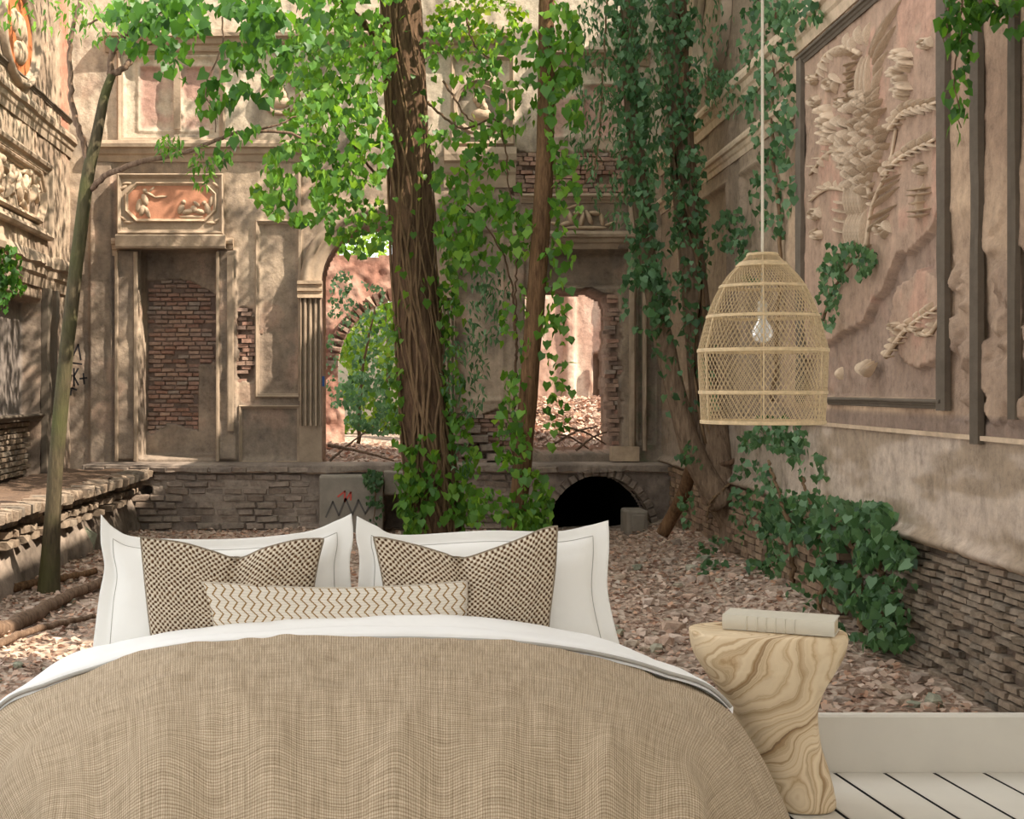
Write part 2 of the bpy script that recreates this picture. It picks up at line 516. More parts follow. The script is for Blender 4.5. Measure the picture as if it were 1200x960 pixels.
DGREEN = [(44, 78, 32), (60, 104, 38), (80, 124, 46), (52, 92, 36)]
IVY = [(48, 78, 48), (68, 102, 64), (88, 124, 84), (58, 92, 56), (112, 146, 108), (76, 114, 66)]
YGREEN = [(96, 136, 44), (128, 160, 60), (72, 118, 40), (150, 170, 80)]
for k, c in (('green', GREEN), ('dgreen', DGREEN), ('ivy', IVY), ('ygreen', YGREEN)):
    M['leaf_' + k] = mat_leaf('leaf_' + k, c, True)
    M['leafo_' + k] = mat_leaf('leaf_single_' + k, c, False)
LIT = [(174, 148, 128), (194, 170, 150), (158, 134, 116), (210, 190, 172), (140, 118, 102), (190, 150, 122), (184, 170, 154)]
M['litter'] = mat_leaf('dead_leaf', LIT, True, 0.15, 0.8)
M['white'] = mat_cloth_white('white_cotton', (240, 238, 232))
M['white2'] = mat_cloth_white('white_percale', (244, 243, 240))
M['seam'] = mat_plain('grey_stitching', (176, 172, 164), 0.9, 0.05, 8, 0)
M['linen'] = mat_linen()
M['knit'] = mat_knit()
M['zigzag'] = mat_zigzag()
M['wood'] = mat_wood()
M['paint'] = mat_plain('pale_painted_wood', (214, 208, 196), 0.55, 0.03, 5, 0.06, 60, 0.002)
M['room_paint'] = mat_plain('white_wall_paint', (246, 244, 240), 0.6, 0.02, 5, 0.05, 60, 0.002)
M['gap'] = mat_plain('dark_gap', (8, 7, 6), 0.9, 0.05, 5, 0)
M['rattan'] = mat_plain('pale_rattan', (204, 180, 142), 0.6, 0.2, 60, 0.2, 200, 0.001)
M['cord'] = mat_plain('cream_cord', (206, 196, 176), 0.7, 0.05, 40, 0)
M['book'] = mat_plain('stone_book_cloth', (206, 199, 182), 0.75, 0.03, 20, 0.15, 300, 0.001)
M['paper'] = mat_plain('page_edges', (196, 180, 152), 0.9, 0.1, 60, 0.1, 200, 0.001)
M['grey_spray'] = mat_plain('faded_grey_spray', (92, 88, 84), 0.9, 0.1, 20, 0)
M['black'] = mat_plain('black_spray_paint', (34, 32, 34), 0.8, 0.1, 20, 0)
M['blue'] = mat_plain('blue_spray_paint', (70, 104, 168), 0.8, 0.1, 20, 0)
M['red'] = mat_plain('red_spray_paint', (188, 84, 74), 0.8, 0.1, 20, 0)
M['soil'] = mat_plain('damp_soil', (104, 84, 68), 0.95, 0.35, 9, 0.8, 40, 0.02)
M['dark'] = mat_plain('shaded_tunnel_stone', (16, 19, 16), 0.95, 0.2, 6, 0.4, 20, 0.02)  # near-black puts the tunnel's deep shade into its colour

def mat_ground():
    m, nt, bs = new_mat('leaf_strewn_earth')
    g = N(nt, 'ShaderNodeNewGeometry')
    v = N(nt, 'ShaderNodeTexVoronoi', in_Scale=26.0, in_Randomness=1.0); nt.links.new(g.outputs['Position'], v.inputs['Vector'])
    r = ramp(nt, [(0.0, S(132, 114, 100)), (0.25, S(178, 158, 142)), (0.5, S(148, 128, 112)), (0.75, S(196, 180, 164)), (1.0, S(164, 144, 128))], v.outputs['Color'])
    n = N(nt, 'ShaderNodeTexNoise', in_Scale=2.5, in_Detail=6.0); nt.links.new(g.outputs['Position'], n.inputs['Vector'])
    r2 = ramp(nt, [(0.3, (0.62, 0.6, 0.57)), (0.7, (1.15, 1.12, 1.1))], n.outputs[0])
    nt.links.new(mul(nt, r.outputs[0], r2.outputs[0]), bs.inputs['Base Color'])
    bs.inputs['Roughness'].default_value = 0.95; bs.inputs['Specular IOR Level'].default_value = 0.1
    bump(nt, bs, v.outputs['Distance'], 0.9, 0.03)
    return m
M['ground'] = mat_ground()

def mat_bulb():
    m, nt, bs = new_mat('clear_bulb_glass')
    bs.inputs['Base Color'].default_value = (0.95, 0.94, 0.9, 1)
    bs.inputs['Roughness'].default_value = 0.06
    bs.inputs['Transmission Weight'].default_value = 0.55
    bs.inputs['IOR'].default_value = 1.45
    return m
M['bulb'] = mat_bulb()
#@@SECTION2
# ================================================================== SETTING: the walls
YB = 12.0
PXM = YB / F                                     # metres per photo pixel on the back wall
XB = lambda px: (np.asarray(px) - CX) * PXM
ZB = lambda py: H - (np.asarray(py) - CY) * PXM
XL = -2.61                                       # left wall plane
def XR(Y): return 2.286 + 0.0416 * (Y - 4.75)    # right wall plane
def YR(px): return 2.0884 / ((px - CX) / F - 0.0416)      # where a line of sight meets the right wall
def ptR(px, py):
    Y = YR(px); return Y, H - (py - CY) / F * Y
def YL(px): return XL * F / (px - CX)
def ptL(px, py):
    Y = YL(px); return Y, H - (py - CY) / F * Y
# plane mappers: (u, v, height) -> world
def mapB(u, v, h): return np.stack([u, YB - h, v], -1)
def mapL(u, v, h): return np.stack([XL + h, u, v], -1)
def mapR(u, v, h): return np.stack([XR(u) - h, u, v], -1)

def hf(name, U, V, h, colr, mapper, parent=None, hole=None, skirt=0.35, flip=False, mat=None):
    UU, VV = np.meshgrid(U, V, indexing='ij')
    nu, nv = UU.shape
    X = mapper(UU, VV, h).reshape(-1, 3)
    fc = grid_faces(nu, nv)
    if hole is not None:
        hk = hole.reshape(-1)
        fc = fc[~(hk[fc].all(1))]
    per = np.concatenate([np.arange(nu) * nv, (nu - 1) * nv + np.arange(1, nv), np.arange(nu - 2, -1, -1) * nv + nv - 1, np.arange(nv - 2, 0, -1)])
    Xs = mapper(UU, VV, np.full_like(h, -skirt)).reshape(-1, 3)[per]
    n0 = len(X); k = len(per)
    q = np.arange(k); q2 = (q + 1) % k
    sk = np.stack([per[q], n0 + q, n0 + q2, per[q2]], -1)
    X = np.vstack([X, Xs])
    C = np.vstack([colr.reshape(-1, 3), colr.reshape(-1, 3)[per]])
    if flip: fc = fc[:, ::-1]
    return obj(name, X, [np.vstack([fc, sk])], mat or M['wall'], parent, True, col=C)

def rsd(A, B, x0, y0, x1, y1):
    dx = np.maximum(x0 - A, A - x1); dy = np.maximum(y0 - B, B - y1)
    return np.where((dx > 0) & (dy > 0), np.hypot(np.maximum(dx, 0), np.maximum(dy, 0)), np.maximum(dx, dy))
def rect(A, B, x0, y0, x1, y1): return (A >= x0) & (A <= x1) & (B >= y0) & (B <= y1)

def moulding(name, mapper, u0, u1, vtop, vbot, depth, parent, mat, prof=None, vertical=False, erode=0.15, seed=0, step=0.05):
    """a run of moulding: a profile (t from top to bottom, d outwards) swept along u (or along v)"""
    prof = prof or [(0, 0), (0.0, 0.85), (0.18, 1.0), (0.34, 0.95), (0.40, 0.62), (0.62, 0.50), (0.70, 0.30), (0.88, 0.22), (1.0, 0.16), (1.0, 0)]
    n = max(3, int(abs(u1 - u0) / step))
    s = np.linspace(u0, u1, n)
    pr = np.array(prof)
    SS, T = np.meshgrid(s, pr[:, 0], indexing='ij')
    D = np.ones((n, 1)) * pr[None, :, 1] * depth
    er = 1 - erode * sstep(0.45, 0.75, fbm(SS * 1.0, T * 0.4 + seed, 0.35, 300 + seed, 3)) * 1.6
    D = D * er + 0.002
    V = vtop + (vbot - vtop) * T
    X = mapper(V, SS, D) if vertical else mapper(SS, V, D)
    m = MB(); m.add(X.reshape(-1, 3), grid_faces(n, len(pr)))
    # end caps
    k = len(pr)
    m.F.setdefault(k, []).append(np.array([np.arange(k)])); m.F[k].append(np.array([np.arange(k)[::-1] + (n - 1) * k]))
    return m.build(name, mat, parent, smooth=False)

def frame(name, mapper, u0, u1, v0, v1, w, d, parent, mat, cut=0.0):
    """picture frame moulding, corners cut at 45 degrees when cut > 0"""
    def loop(off):
        a, b, c, e = u0 + off, u1 - off, v0 + off, v1 - off
        k = max(cut - off * 0.6, 0)
        if cut <= 0: return [(a, c), (b, c), (b, e), (a, e)]
        return [(a + k, c), (b - k, c), (b, c + k), (b, e - k), (b - k, e), (a + k, e), (a, e - k), (a, c + k)]
    prof = [(0, 0), (0.0, 0.7), (0.25, 1.0), (0.5, 0.85), (0.62, 0.45), (0.9, 0.35), (1.0, 0)]
    L = [np.array(loop(t * w)) for t, _ in prof]
    n = len(L[0])
    V = np.vstack([mapper(l[:, 0], l[:, 1], np.full(n, dd * d + 0.002)) for l, (_, dd) in zip(L, prof)])
    Fq = []
    for p in range(len(prof) - 1):
        for q in range(n):
            q2 = (q + 1) % n
            Fq.append((p * n + q, p * n + q2, (p + 1) * n + q2, (p + 1) * n + q))
    return obj(name, V, [np.array(Fq)], mat, parent, False)

def ring(name, mapper, cu, cv, ru, rv, w, d, parent, mat, a0=0, a1=2 * math.pi, n=56):
    full = abs(a1 - a0 - 2 * math.pi) < 1e-6
    ang = np.linspace(a0, a1, n, endpoint=not full)
    prof = [(0, 0), (0.02, 0.7), (0.2, 1.0), (0.42, 0.9), (0.5, 0.5), (0.68, 0.62), (0.8, 0.4), (1.0, 0.3), (1.0, 0)]
    V = []
    for t, dd in prof:
        V.append(mapper(cu + (ru - t * w) * np.cos(ang), cv + (rv - t * w) * np.sin(ang), np.full(len(ang), dd * d + 0.002)))
    V = np.stack(V, 1).reshape(-1, 3)
    return obj(name, V, [grid_faces(n, len(prof), wrap_u=full)], mat, parent, True)

def disc(name, mapper, cu, cv, ru, rv, d, parent, mat):
    k = 40; ang = np.linspace(0, 2 * np.pi, k, endpoint=False)
    rs = [0.0, 0.3, 0.6, 0.85, 1.0]
    V = []
    for r in rs:
        hh = d * (0.6 + 0.4 * np.sin(ang * 5 + r * 9) * (1 - r))
        V.append(mapper(cu + ru * r * np.cos(ang), cv + rv * r * np.sin(ang), hh))
    V = np.stack(V, 1).reshape(-1, 3)
    return obj(name, V, [grid_faces(k, len(rs), wrap_u=True)], mat, parent, True)

def ell_geo(mapper, cu, cv, ru, rv, h, rot=0.0, base=0.0):
    """half ellipsoid standing out of a wall"""
    nu, nv = 10, 5
    a = np.linspace(0, 2 * np.pi, nu, endpoint=False)[:, None]
    b = np.linspace(0, np.pi / 2, nv)[None]
    x = ru * np.cos(a) * np.cos(b); y = rv * np.sin(a) * np.cos(b); z = base + h * np.sin(b) * np.ones_like(a)
    c, s = math.cos(rot), math.sin(rot)
    return mapper(cu + x * c - y * s, cv + x * s + y * c, z).reshape(-1, 3), grid_faces(nu, nv, wrap_u=True)

def relief(name, mapper, blobs, parent, mat):
    m = MB()
    for b in blobs: m.add(*ell_geo(mapper, *b))
    return m.build(name, mat, parent, smooth=True)

# unit bricks (shared mesh data): jittered chamfered blocks, front toward -Y, unit size about the origin
def brick_mesh(name, seed, mat, ch=0.12):
    r = np.random.default_rng(seed)
    b = np.array([(-.5, .5, -.5), (.5, .5, -.5), (.5, .5, .5), (-.5, .5, .5)])
    mid = b.copy(); mid[:, 1] = -.5 + 0.22
    mid += r.uniform(-.05, .05, (4, 3)) * [1, 0.6, 1.2]
    fr = b * [1 - ch * .55, 1, 1 - ch * 2.0]; fr[:, 1] = -.5
    fr += r.uniform(-.05, .05, (4, 3)) * [1, 1.4, 1.6]
    V = np.vstack([b, mid, fr])
    fs = [[8, 9, 10, 11]]
    for o in (0, 4):
        for q in range(4):
            q2 = (q + 1) % 4; fs.append([o + q, o + q2, o + 4 + q2, o + 4 + q])
    me = np_mesh(name, V, [np.array(fs)], False); me.materials.append(mat)
    return me
BR_RED = [brick_mesh('brick', 40 + q, M['brick']) for q in range(6)]
BR_GREY = [brick_mesh('brick', 60 + q, M['greybrick']) for q in range(6)]
BLOCK = [brick_mesh('stone_block', 80 + q, M['block'], 0.16) for q in range(6)]

def frameB(u, v, h):  # matrix whose -Y looks out of the back wall
    return Matrix.Translation((u, YB - h, v))
def brick_at(name, me, pos, size, rot, parent):
    return inst(name, me, Matrix.Translation(pos) @ rot @ Matrix.Diagonal((*size, 1)), parent)
ROT_B = Matrix.Identity(4)
ROT_R = Matrix.Rotation(math.radians(-90), 4, 'Z')     # front (-Y) turned to -X
ROT_L = Matrix.Rotation(math.radians(90), 4, 'Z')

# ------------------------------------------------------------------ back wall
wall_back = empty('wall_back', (0, YB, 0), kind='structure')
U = np.arange(76, 802, 1.7); Vv = np.arange(-150, 642, 1.9)
A, B = np.meshgrid(U, Vv, indexing='ij')
n1 = fbm(A, B, 90, 1); n2 = fbm(A, B, 30, 2); n3 = fbm(A, B, 9, 3); n4 = fbm(A * 2.2, B, 40, 4)
h = 0.02 * (n2 - .5) + 0.012 * (n3 - .5)
c = mix(np.broadcast_to(SA((134, 116, 98)), A.shape + (3,)), np.broadcast_to(SA((182, 160, 134)), A.shape + (3,)), sstep(.35, .7, n1 * .6 + n2 * .4))
c = mix(c, np.broadcast_to(SA((202, 186, 162)), c.shape), sstep(200, 130, B) * .75)  # lighter toward the top: sunlit cream put into the wall colour
c = mix(c, np.broadcast_to(SA((184, 136, 112)), c.shape), sstep(.62, .74, n2) * .28)
c = mix(c, np.broadcast_to(SA((116, 104, 92)), c.shape), sstep(.5, .75, n4) * .65)
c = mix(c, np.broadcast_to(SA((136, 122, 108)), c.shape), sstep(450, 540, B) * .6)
c = mix(c, np.broadcast_to(SA((120, 126, 96)), c.shape), (sstep(735, 752, A) * sstep(775, 760, A)) * sstep(.4, .7, n3) * .7)
strips = [(104, 133, 190, 545, .03), (136, 161, 292, 540, .05), (254, 279, 292, 540, .05), (722, 744, 250, 532, .035), (596, 616, 250, 470, .03)]
for x0, x1, y0, y1, d in strips:
    h += d * sstep(0, 2.5, -rsd(A, B, x0, y0, x1, y1))
for x0, y0, x1, y1, w, d in [(303, 262, 350, 462, 3, -.02), (283, 478, 350, 540, 3, -.02), (146, 68, 262, 163, 5, -.03), (163, 78, 206, 152, 3, -.02), (212, 78, 248, 152, 3, -.02), (530, 70, 600, 165, 4, -.02), (640, 100, 672, 160, 3, -.03), (684, 100, 735, 160, 3, -.03), (528, 270, 588, 468, 3, -.02), (748, 300, 768, 520, 2, -.03)]:
    sd = rsd(A, B, x0, y0, x1, y1)
    h += d * sstep(1.5, -1.5, sd) + 0.02 * np.exp(-(sd / w) ** 2)
pk = rect(A, B, 640, 100, 735, 160) | rect(A, B, 163, 78, 250, 152)
c = mix(c, np.broadcast_to(SA((176, 132, 116)), c.shape), pk * sstep(.35, .6, n2) * .8)
# niche with the plaster fallen off its back
nich = rsd(A, B, 165, 292, 252, 536)
h -= .26 * sstep(1.5, -1.5, nich)
bare = (nich < -2) & (B > 318 + 16 * fbm(A, B * 0, 25, 9) + np.maximum(A - 205, 0) * .42) & (B < 488 + 30 * n2) & ~((A > 228) & (B > 418 + 20 * n3))
h -= .035 * bare
c = mix(c, np.broadcast_to(SA((112, 92, 80)), c.shape), bare * .9)
# bare patch beside the panel, broken courses over the door, broken pier
bare2 = (rsd(A, B, 279, 360, 299, 448) + 14 * (n3 - .5) < 0)
bare3 = (rsd(A, B, 598, 178, 750, 228) + 12 * (n3 - .5) < 0)
bare4 = (B > 468 + 34 * n2) & (A > 514) & (A < 618)
bare5 = (rsd(A, B, 712, 345, 727, 525) + 12 * (n3 - .5) < 0)
for b_ in (bare2, bare3, bare4, bare5):
    h -= .035 * b_; c = mix(c, np.broadcast_to(SA((124, 102, 86)), c.shape), b_ * .85)
# coffer over the doorway
cof = rsd(A, B, 634, 292, 742, 337)
h -= .16 * sstep(1.5, -9, cof)
# openings
arch = ((rsd(A, B, 376, 330, 512, 800) < 0) & (B < 548 + 6 * n3)) | (((A - 444) ** 2 + (B - 330) ** 2 < 68 ** 2) & (B <= 331))
jag = 8 * (fbm(A, B, 12, 77) - .5)
door = (A > 616) & (A < 717 + jag) & (B > 338 + jag + 10 * sstep(690, 720, A)) & (B < 530 + jag)
op = arch | door
from_edge = op.copy()
inner = op.copy()
for _ in range(2):
    t = inner.copy(); t[1:] &= inner[:-1]; t[:-1] &= inner[1:]; t[:, 1:] &= inner[:, :-1]; t[:, :-1] &= inner[:, 1:]; inner = t
inner = inner | ((A > 625) & (A < 780) & (B > 558))
h = np.where(op, -.42, h)
c = np.where(op[..., None], SA((196, 158, 134)), c)
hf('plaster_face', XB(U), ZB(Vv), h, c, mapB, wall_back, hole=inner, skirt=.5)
# bricks of the niche, one by one
cnt = 0
for row, py in enumerate(np.arange(322, 520, 5.3)):
    px = 166 + (row % 2) * 7.5 - 6
    while px < 252:
        w = 14.5 + random.uniform(-1.5, 2.5)
        q, r = px + w / 2, py
        i, j = int((q - 76) / 1.7), int((r + 150) / 1.9)
        if 0 <= i < len(U) and bare[i, j] and 167 < q < 250 and random.random() > .05 and cnt < 300:
            brick_at('brick', random.choice(BR_RED), (float(XB(q)), YB + .318 - random.uniform(.0, .022), float(ZB(r))), ((w - 1) * PXM, .06, 4.3 * PXM), ROT_B @ Matrix.Rotation(random.uniform(-.03, .03), 4, 'Y'), wall_back)
            cnt += 1
        px += w
def brick_mass(name, mask, x0, x1, y0, y1, depth, parent, course=5.2, bw=14):
    m = MB()
    for row, py in enumerate(np.arange(y0, y1, course)):
        px = x0 - (row % 2) * bw / 2
        while px < x1:
            w = bw + random.uniform(-2, 2); q = px + w / 2
            i, j = int((q - 76) / 1.7), int((py + 150) / 1.9)
            if 0 <= i < len(U) and 0 <= j < len(Vv) and mask[i, j] and random.random() > .06:
                d = depth + random.uniform(-.012, .018)
                cxx, cz = float(XB(q)), float(ZB(py)); wx, wz = (w - 1.4) * PXM / 2, (course - 1) * PXM / 2
                j_ = lambda: random.uniform(-.004, .004)
                V = [(cxx - wx + j_(), YB + .05, cz - wz), (cxx + wx + j_(), YB + .05, cz - wz), (cxx + wx, YB + .05, cz + wz), (cxx - wx, YB + .05, cz + wz),
                     (cxx - wx + j_(), YB - d + j_(), cz - wz + j_()), (cxx + wx + j_(), YB - d + j_(), cz - wz + j_()), (cxx + wx + j_(), YB - d + j_(), cz + wz + j_()), (cxx - wx + j_(), YB - d + j_(), cz + wz + j_())]
                m.add(V, [[4, 5, 6, 7], [0, 1, 5, 4], [1, 2, 6, 5], [2, 3, 7, 6], [3, 0, 4, 7]])
            px += w
    if m.n:
        o = m.build(name, M['brick_s'], parent); o['kind'] = 'stuff'
brick_mass('brickwork', bare2 | bare3 | bare4 | bare5, 276, 760, 176, 546, 0.0, wall_back)
# mouldings and ornaments of the back wall, each a part
zb = lambda y: float(ZB(y)); xb = lambda x: float(XB(x))
moulding('cornice', mapB, xb(124), xb(600), zb(38), zb(62), .14, wall_back, M['moulding'], seed=1)
moulding('string_course', mapB, xb(112), xb(372), zb(166), zb(190), .10, wall_back, M['moulding'], seed=2)
moulding('string_course', mapB, xb(520), xb(604), zb(174), zb(220), .10, wall_back, M['moulding'], seed=3)
moulding('cornice', mapB, xb(640), xb(760), zb(58), zb(78), .12, wall_back, M['moulding'], seed=4)
for (x0, y0, x1, y1, w, d) in [(138, 58, 264, 168, 7, .05), (528, 66, 602, 170, 5, .04), (299, 258, 354, 466, 5, .03), (280, 475, 352, 544, 4, .03)]:
    frame('panel_frame', mapB, xb(x0), xb(x1), zb(y1), zb(y0), w * PXM, d, wall_back, M['moulding'])
moulding('panel_mullion', lambda v, u, d: mapB(v, u, d), zb(152), zb(76), xb(204), xb(212), .03, wall_back, M['moulding'], prof=[(0, 0), (0, 1), (1, 1), (1, 0)], vertical=True)
# frieze panel over the niche: block, frame, octagonal moulding, figures, shelf
fz = MB(); fz.box((xb(140), YB - .10, zb(276)), (xb(263), YB + .1, zb(206)))
frieze = fz.build('frieze_panel', M['moulding'], wall_back)
mF = lambda u, v, h: mapB(u, v, h + .10)
frame('panel_frame', mF, xb(140), xb(263), zb(276), zb(206), 5 * PXM, .035, frieze, M['moulding'])
frame('octagonal_frame', mF, xb(149), xb(255), zb(262), zb(216), 4 * PXM, .03, frieze, M['stucco'], cut=13 * PXM)
m_ = MB(); m_.add(np.array([mF(xb(x), zb(y), np.float64(.006)) for x, y in [(163, 259), (241, 259), (252, 250), (252, 228), (241, 219), (163, 219), (152, 228), (152, 250)]]), [list(range(8))])
m_.build('red_ground', M['pinkstucco'], frieze)
def pxblobs(lst, sc=PXM):
    return [(xb(x), zb(y), rx * sc, ry * sc, d, rot, 0.0) for (x, y, rx, ry, d, rot) in lst]
relief('relief_figure', mF, pxblobs([(172, 226, 3, 3.2, .035, 0), (172, 236, 4.5, 8, .035, .3), (178, 230, 9, 2, .03, -.5), (190, 233, 9, 1.8, .025, .1), (169, 248, 4, 8, .03, -.3), (175, 251, 3, 8, .03, .4), (165, 243, 4, 9, .02, -.2), (180, 224, 5, 1.6, .02, .8)]), frieze, M['stucco'])
relief('relief_figure', mF, pxblobs([(217, 239, 3, 3, .035, 0), (214, 247, 4, 7, .03, -.4), (222, 250, 8, 3.6, .03, .2), (229, 247, 4, 5, .03, .6), (236, 250, 7, 3.5, .035, -.2), (241, 240, 3, 3, .035, 0), (245, 247, 4, 8, .03, .3), (249, 238, 3, 8, .025, -.2), (232, 241, 5, 2.4, .025, -.6), (226, 256, 16, 2.4, .02, 0)]), frieze, M['stucco'])
relief('corner_ornament', mF, pxblobs([(147, 222, 6, 2, .02, .6), (151, 217, 6, 2, .02, .1), (147, 258, 6, 2, .02, -.6), (153, 262, 7, 2, .02, 0), (256, 260, 6, 2, .02, .6), (249, 263, 7, 2, .02, 0), (255, 219, 6, 2, .02, -.6)]), frieze, M['stucco'])
moulding('niche_lintel', mapB, xb(139), xb(266), zb(277), zb(293), .17, wall_back, M['moulding'], prof=[(0, 0), (0, .9), (.12, 1), (.85, .96), (1, .9), (1, 0)], erode=.05, seed=6)
moulding('niche_corbel', mapB, xb(132), xb(140), zb(280), zb(300), .10, wall_back, M['stucco'], seed=7, step=.02)
moulding('niche_corbel', mapB, xb(265), xb(274), zb(280), zb(300), .10, wall_back, M['stucco'], seed=8, step=.02)
for x0, x1, y0, y1 in [(136, 140, 296, 540), (158, 163, 296, 540), (254, 258, 296, 540), (267, 275, 300, 505)]:
    moulding('pilaster_fillet', lambda v, u, d: mapB(v, u, d + .05), zb(y1), zb(y0), xb(x0), xb(x1), .03, wall_back, M['moulding'], prof=[(0, 0), (0, .8), (.2, 1), (.8, 1), (1, .8), (1, 0)], vertical=True, seed=x0)
# medallions
for (x, y, r, m2) in [(328, 112, 24, 'stucco'), (563, 126, 33, 'stucco')]:
    ring('medallion_ring', mapB, xb(x), zb(y), r * PXM, r * PXM, 6 * PXM, .06, wall_back, M['moulding'])
    relief('medallion_bust', mapB, [(xb(x + a), zb(y + b), rx * PXM, ry * PXM, d, ro, 0) for a, b, rx, ry, d, ro in [(0, -6, 6, 8, .06, 0), (1, 8, 12, 8, .05, 0), (-5, -9, 4, 5, .05, .4), (4, 0, 5, 7, .05, .2)]], wall_back, M[m2])
# arch: archivolt, capital, fluted pilaster on each side
ring('archivolt', mapB, xb(444), zb(332), 92 * PXM, 92 * PXM, 25 * PXM, .12, wall_back, M['moulding'], a0=0.0, a1=math.pi, n=50)
for x0, x1 in [(352, 376), (512, 532)]:
    moulding('arch_capital', mapB, xb(x0 - 3), xb(x1 + 2), zb(330), zb(350), .13, wall_back, M['stucco'], prof=[(0, 0), (0, 1), (.2, 1), (.24, .75), (.4, .75), (.44, .95), (.6, .95), (.64, .75), (.8, .75), (.84, .9), (1, .9), (1, 0)], erode=.05, seed=11, step=.03)
    w = x1 - x0
    fl = [(0, 0), (0, .8)]
    for q in range(4):
        a = q / 4
        fl += [(a + .03, .9), (a + .07, .9), (a + .11, .45), (a + .19, .45), (a + .22, .9)]
    fl += [(1, .9), (1, 0)]
    moulding('fluted_pilaster', lambda v, u, d: mapB(v, u, d), zb(499), zb(350), xb(x0), xb(x1), .11, wall_back, M['moulding'], prof=fl, vertical=True, erode=.12, seed=12)
    moulding('pilaster_base', mapB, xb(x0 - 1), xb(x1 + 1), zb(499), zb(548), .05, wall_back, M['moulding'], prof=[(0, 0), (0, 1), (1, 1), (1, 0)], erode=.3, seed=13)
moulding('panel_mullion', lambda v, u, d: mapB(v, u, d), zb(470), zb(200), xb(350), xb(353), .05, wall_back, M['moulding'], prof=[(0, 0), (0, 1), (1, 1), (1, 0)], vertical=True)
# doorway: architrave mouldings, lintel relief
moulding('door_lintel', mapB, xb(600), xb(746), zb(272), zb(292), .12, wall_back, M['moulding'], seed=15)
moulding('lintel_ledge', mapB, xb(610), xb(746), zb(228), zb(238), .07, wall_back, M['moulding'], seed=16)
for x0, x1 in [(736, 744), (752, 757)]:
    moulding('door_jamb', lambda v, u, d: mapB(v, u, d), zb(528), zb(240), xb(x0), xb(x1), .07, wall_back, M['moulding'], prof=[(0, 0), (0, .8), (.3, 1), (.7, 1), (1, .6), (1, 0)], vertical=True, seed=x0)
moulding('jamb_block', mapB, xb(714), xb(746), zb(523), zb(540), .12, wall_back, M['stucco'], prof=[(0, 0), (0, 1), (1, 1), (1, 0)], erode=.25, seed=21, step=.03)
relief('lintel_relief', mapB, pxblobs([(668, 255, 3, 10, .05, .3), (676, 250, 5, 3, .05, 0), (682, 257, 3, 9, .05, -.2), (690, 255, 3, 10, .05, .4), (697, 250, 8, 3, .05, -.1), (705, 257, 3, 8, .04, .2), (664, 262, 8, 3, .03, .2), (686, 267, 26, 2.5, .03, 0), (672, 242, 9, 2, .03, .3), (650, 262, 7, 2, .03, -.2), (716, 262, 8, 2, .03, .3)]), wall_back, M['stucco'])

# ------------------------------------------------------------------ masonry podium under the back wall, with the vault
YP = 11.5
PM = YP / F
xp = lambda px: (px - CX) * PM
zp = lambda py: H - (py - CY) * PM
podium = empty('trim_1', (0, YP, 0.1), kind='structure')
def mapP(u, v, h): return np.stack([u, YP - h, v], -1)
U2 = np.arange(96, 790, 1.8); V2 = np.arange(545, 645, 1.6)
A2, B2 = np.meshgrid(U2, V2, indexing='ij')
k1 = fbm(A2, B2, 40, 21); k2 = fbm(A2, B2, 10, 22)
hp = .03 * (k1 - .5) + .025 * (k2 - .5)
cp = mix(np.broadcast_to(SA((126, 112, 100)), A2.shape + (3,)), np.broadcast_to(SA((158, 142, 126)), A2.shape + (3,)), sstep(.35, .7, k1))
vault = (((A2 - 702) / 62) ** 2 + ((B2 - 628) / 71) ** 2 < 1)
pit = (rsd(A2, B2, 451, 580, 478, 700) + 8 * (k2 - .5) < 0)
small = ((A2 - 171) ** 2 / 49 + (B2 - 575) ** 2 / 36 < 1)
ho = vault | pit | small
hp = np.where(ho, -.22, hp)
inn = ho.copy()
t = inn.copy(); t[1:] &= inn[:-1]; t[:-1] &= inn[1:]; t[:, 1:] &= inn[:, :-1]; t[:, :-1] &= inn[:, 1:]; inn = t
hf('rubble_face', np.array([xp(u) for u in U2]), np.array([zp(v) for v in V2]), hp, cp, mapP, podium, hole=inn & vault, skirt=.5)
# top of the podium
gx, gy = np.meshgrid(np.linspace(xp(96), xp(790), 160), np.linspace(YP - .06, YB + .1, 14), indexing='ij')
gz = zp(548) + .05 * (fbm(gx, gy, .25, 31) - .5) - .04 * (gy < YP)
m_ = MB(); m_.add(np.stack([gx, gy, gz], -1).reshape(-1, 3), grid_faces(160, 14))
o = m_.build('rubble_top', M['soil'], podium, smooth=True)
cnt = 0
for row, py in enumerate(np.arange(551, 632, 8.2)):
    px = 100 - (row % 2) * 11
    while px < 640:
        w = random.uniform(17, 30); q = px + w / 2
        inside = not (451 < q < 480 and py > 576) and not (374 < q < 451) and not (abs(q - 171) < 15 and abs(py - 575) < 8) and not (q > 618 and py > 556)
        if inside and cnt < 300 and random.random() > .10:
            brick_at('stone_block', random.choice(BLOCK), (xp(q), YP + .064 - random.uniform(0, .024), zp(py)), ((w - 1.2) * PM, .14, 7.6 * PM), ROT_B @ Matrix.Rotation(random.uniform(-.05, .05), 4, 'Y'), podium)
            cnt += 1
        px += w
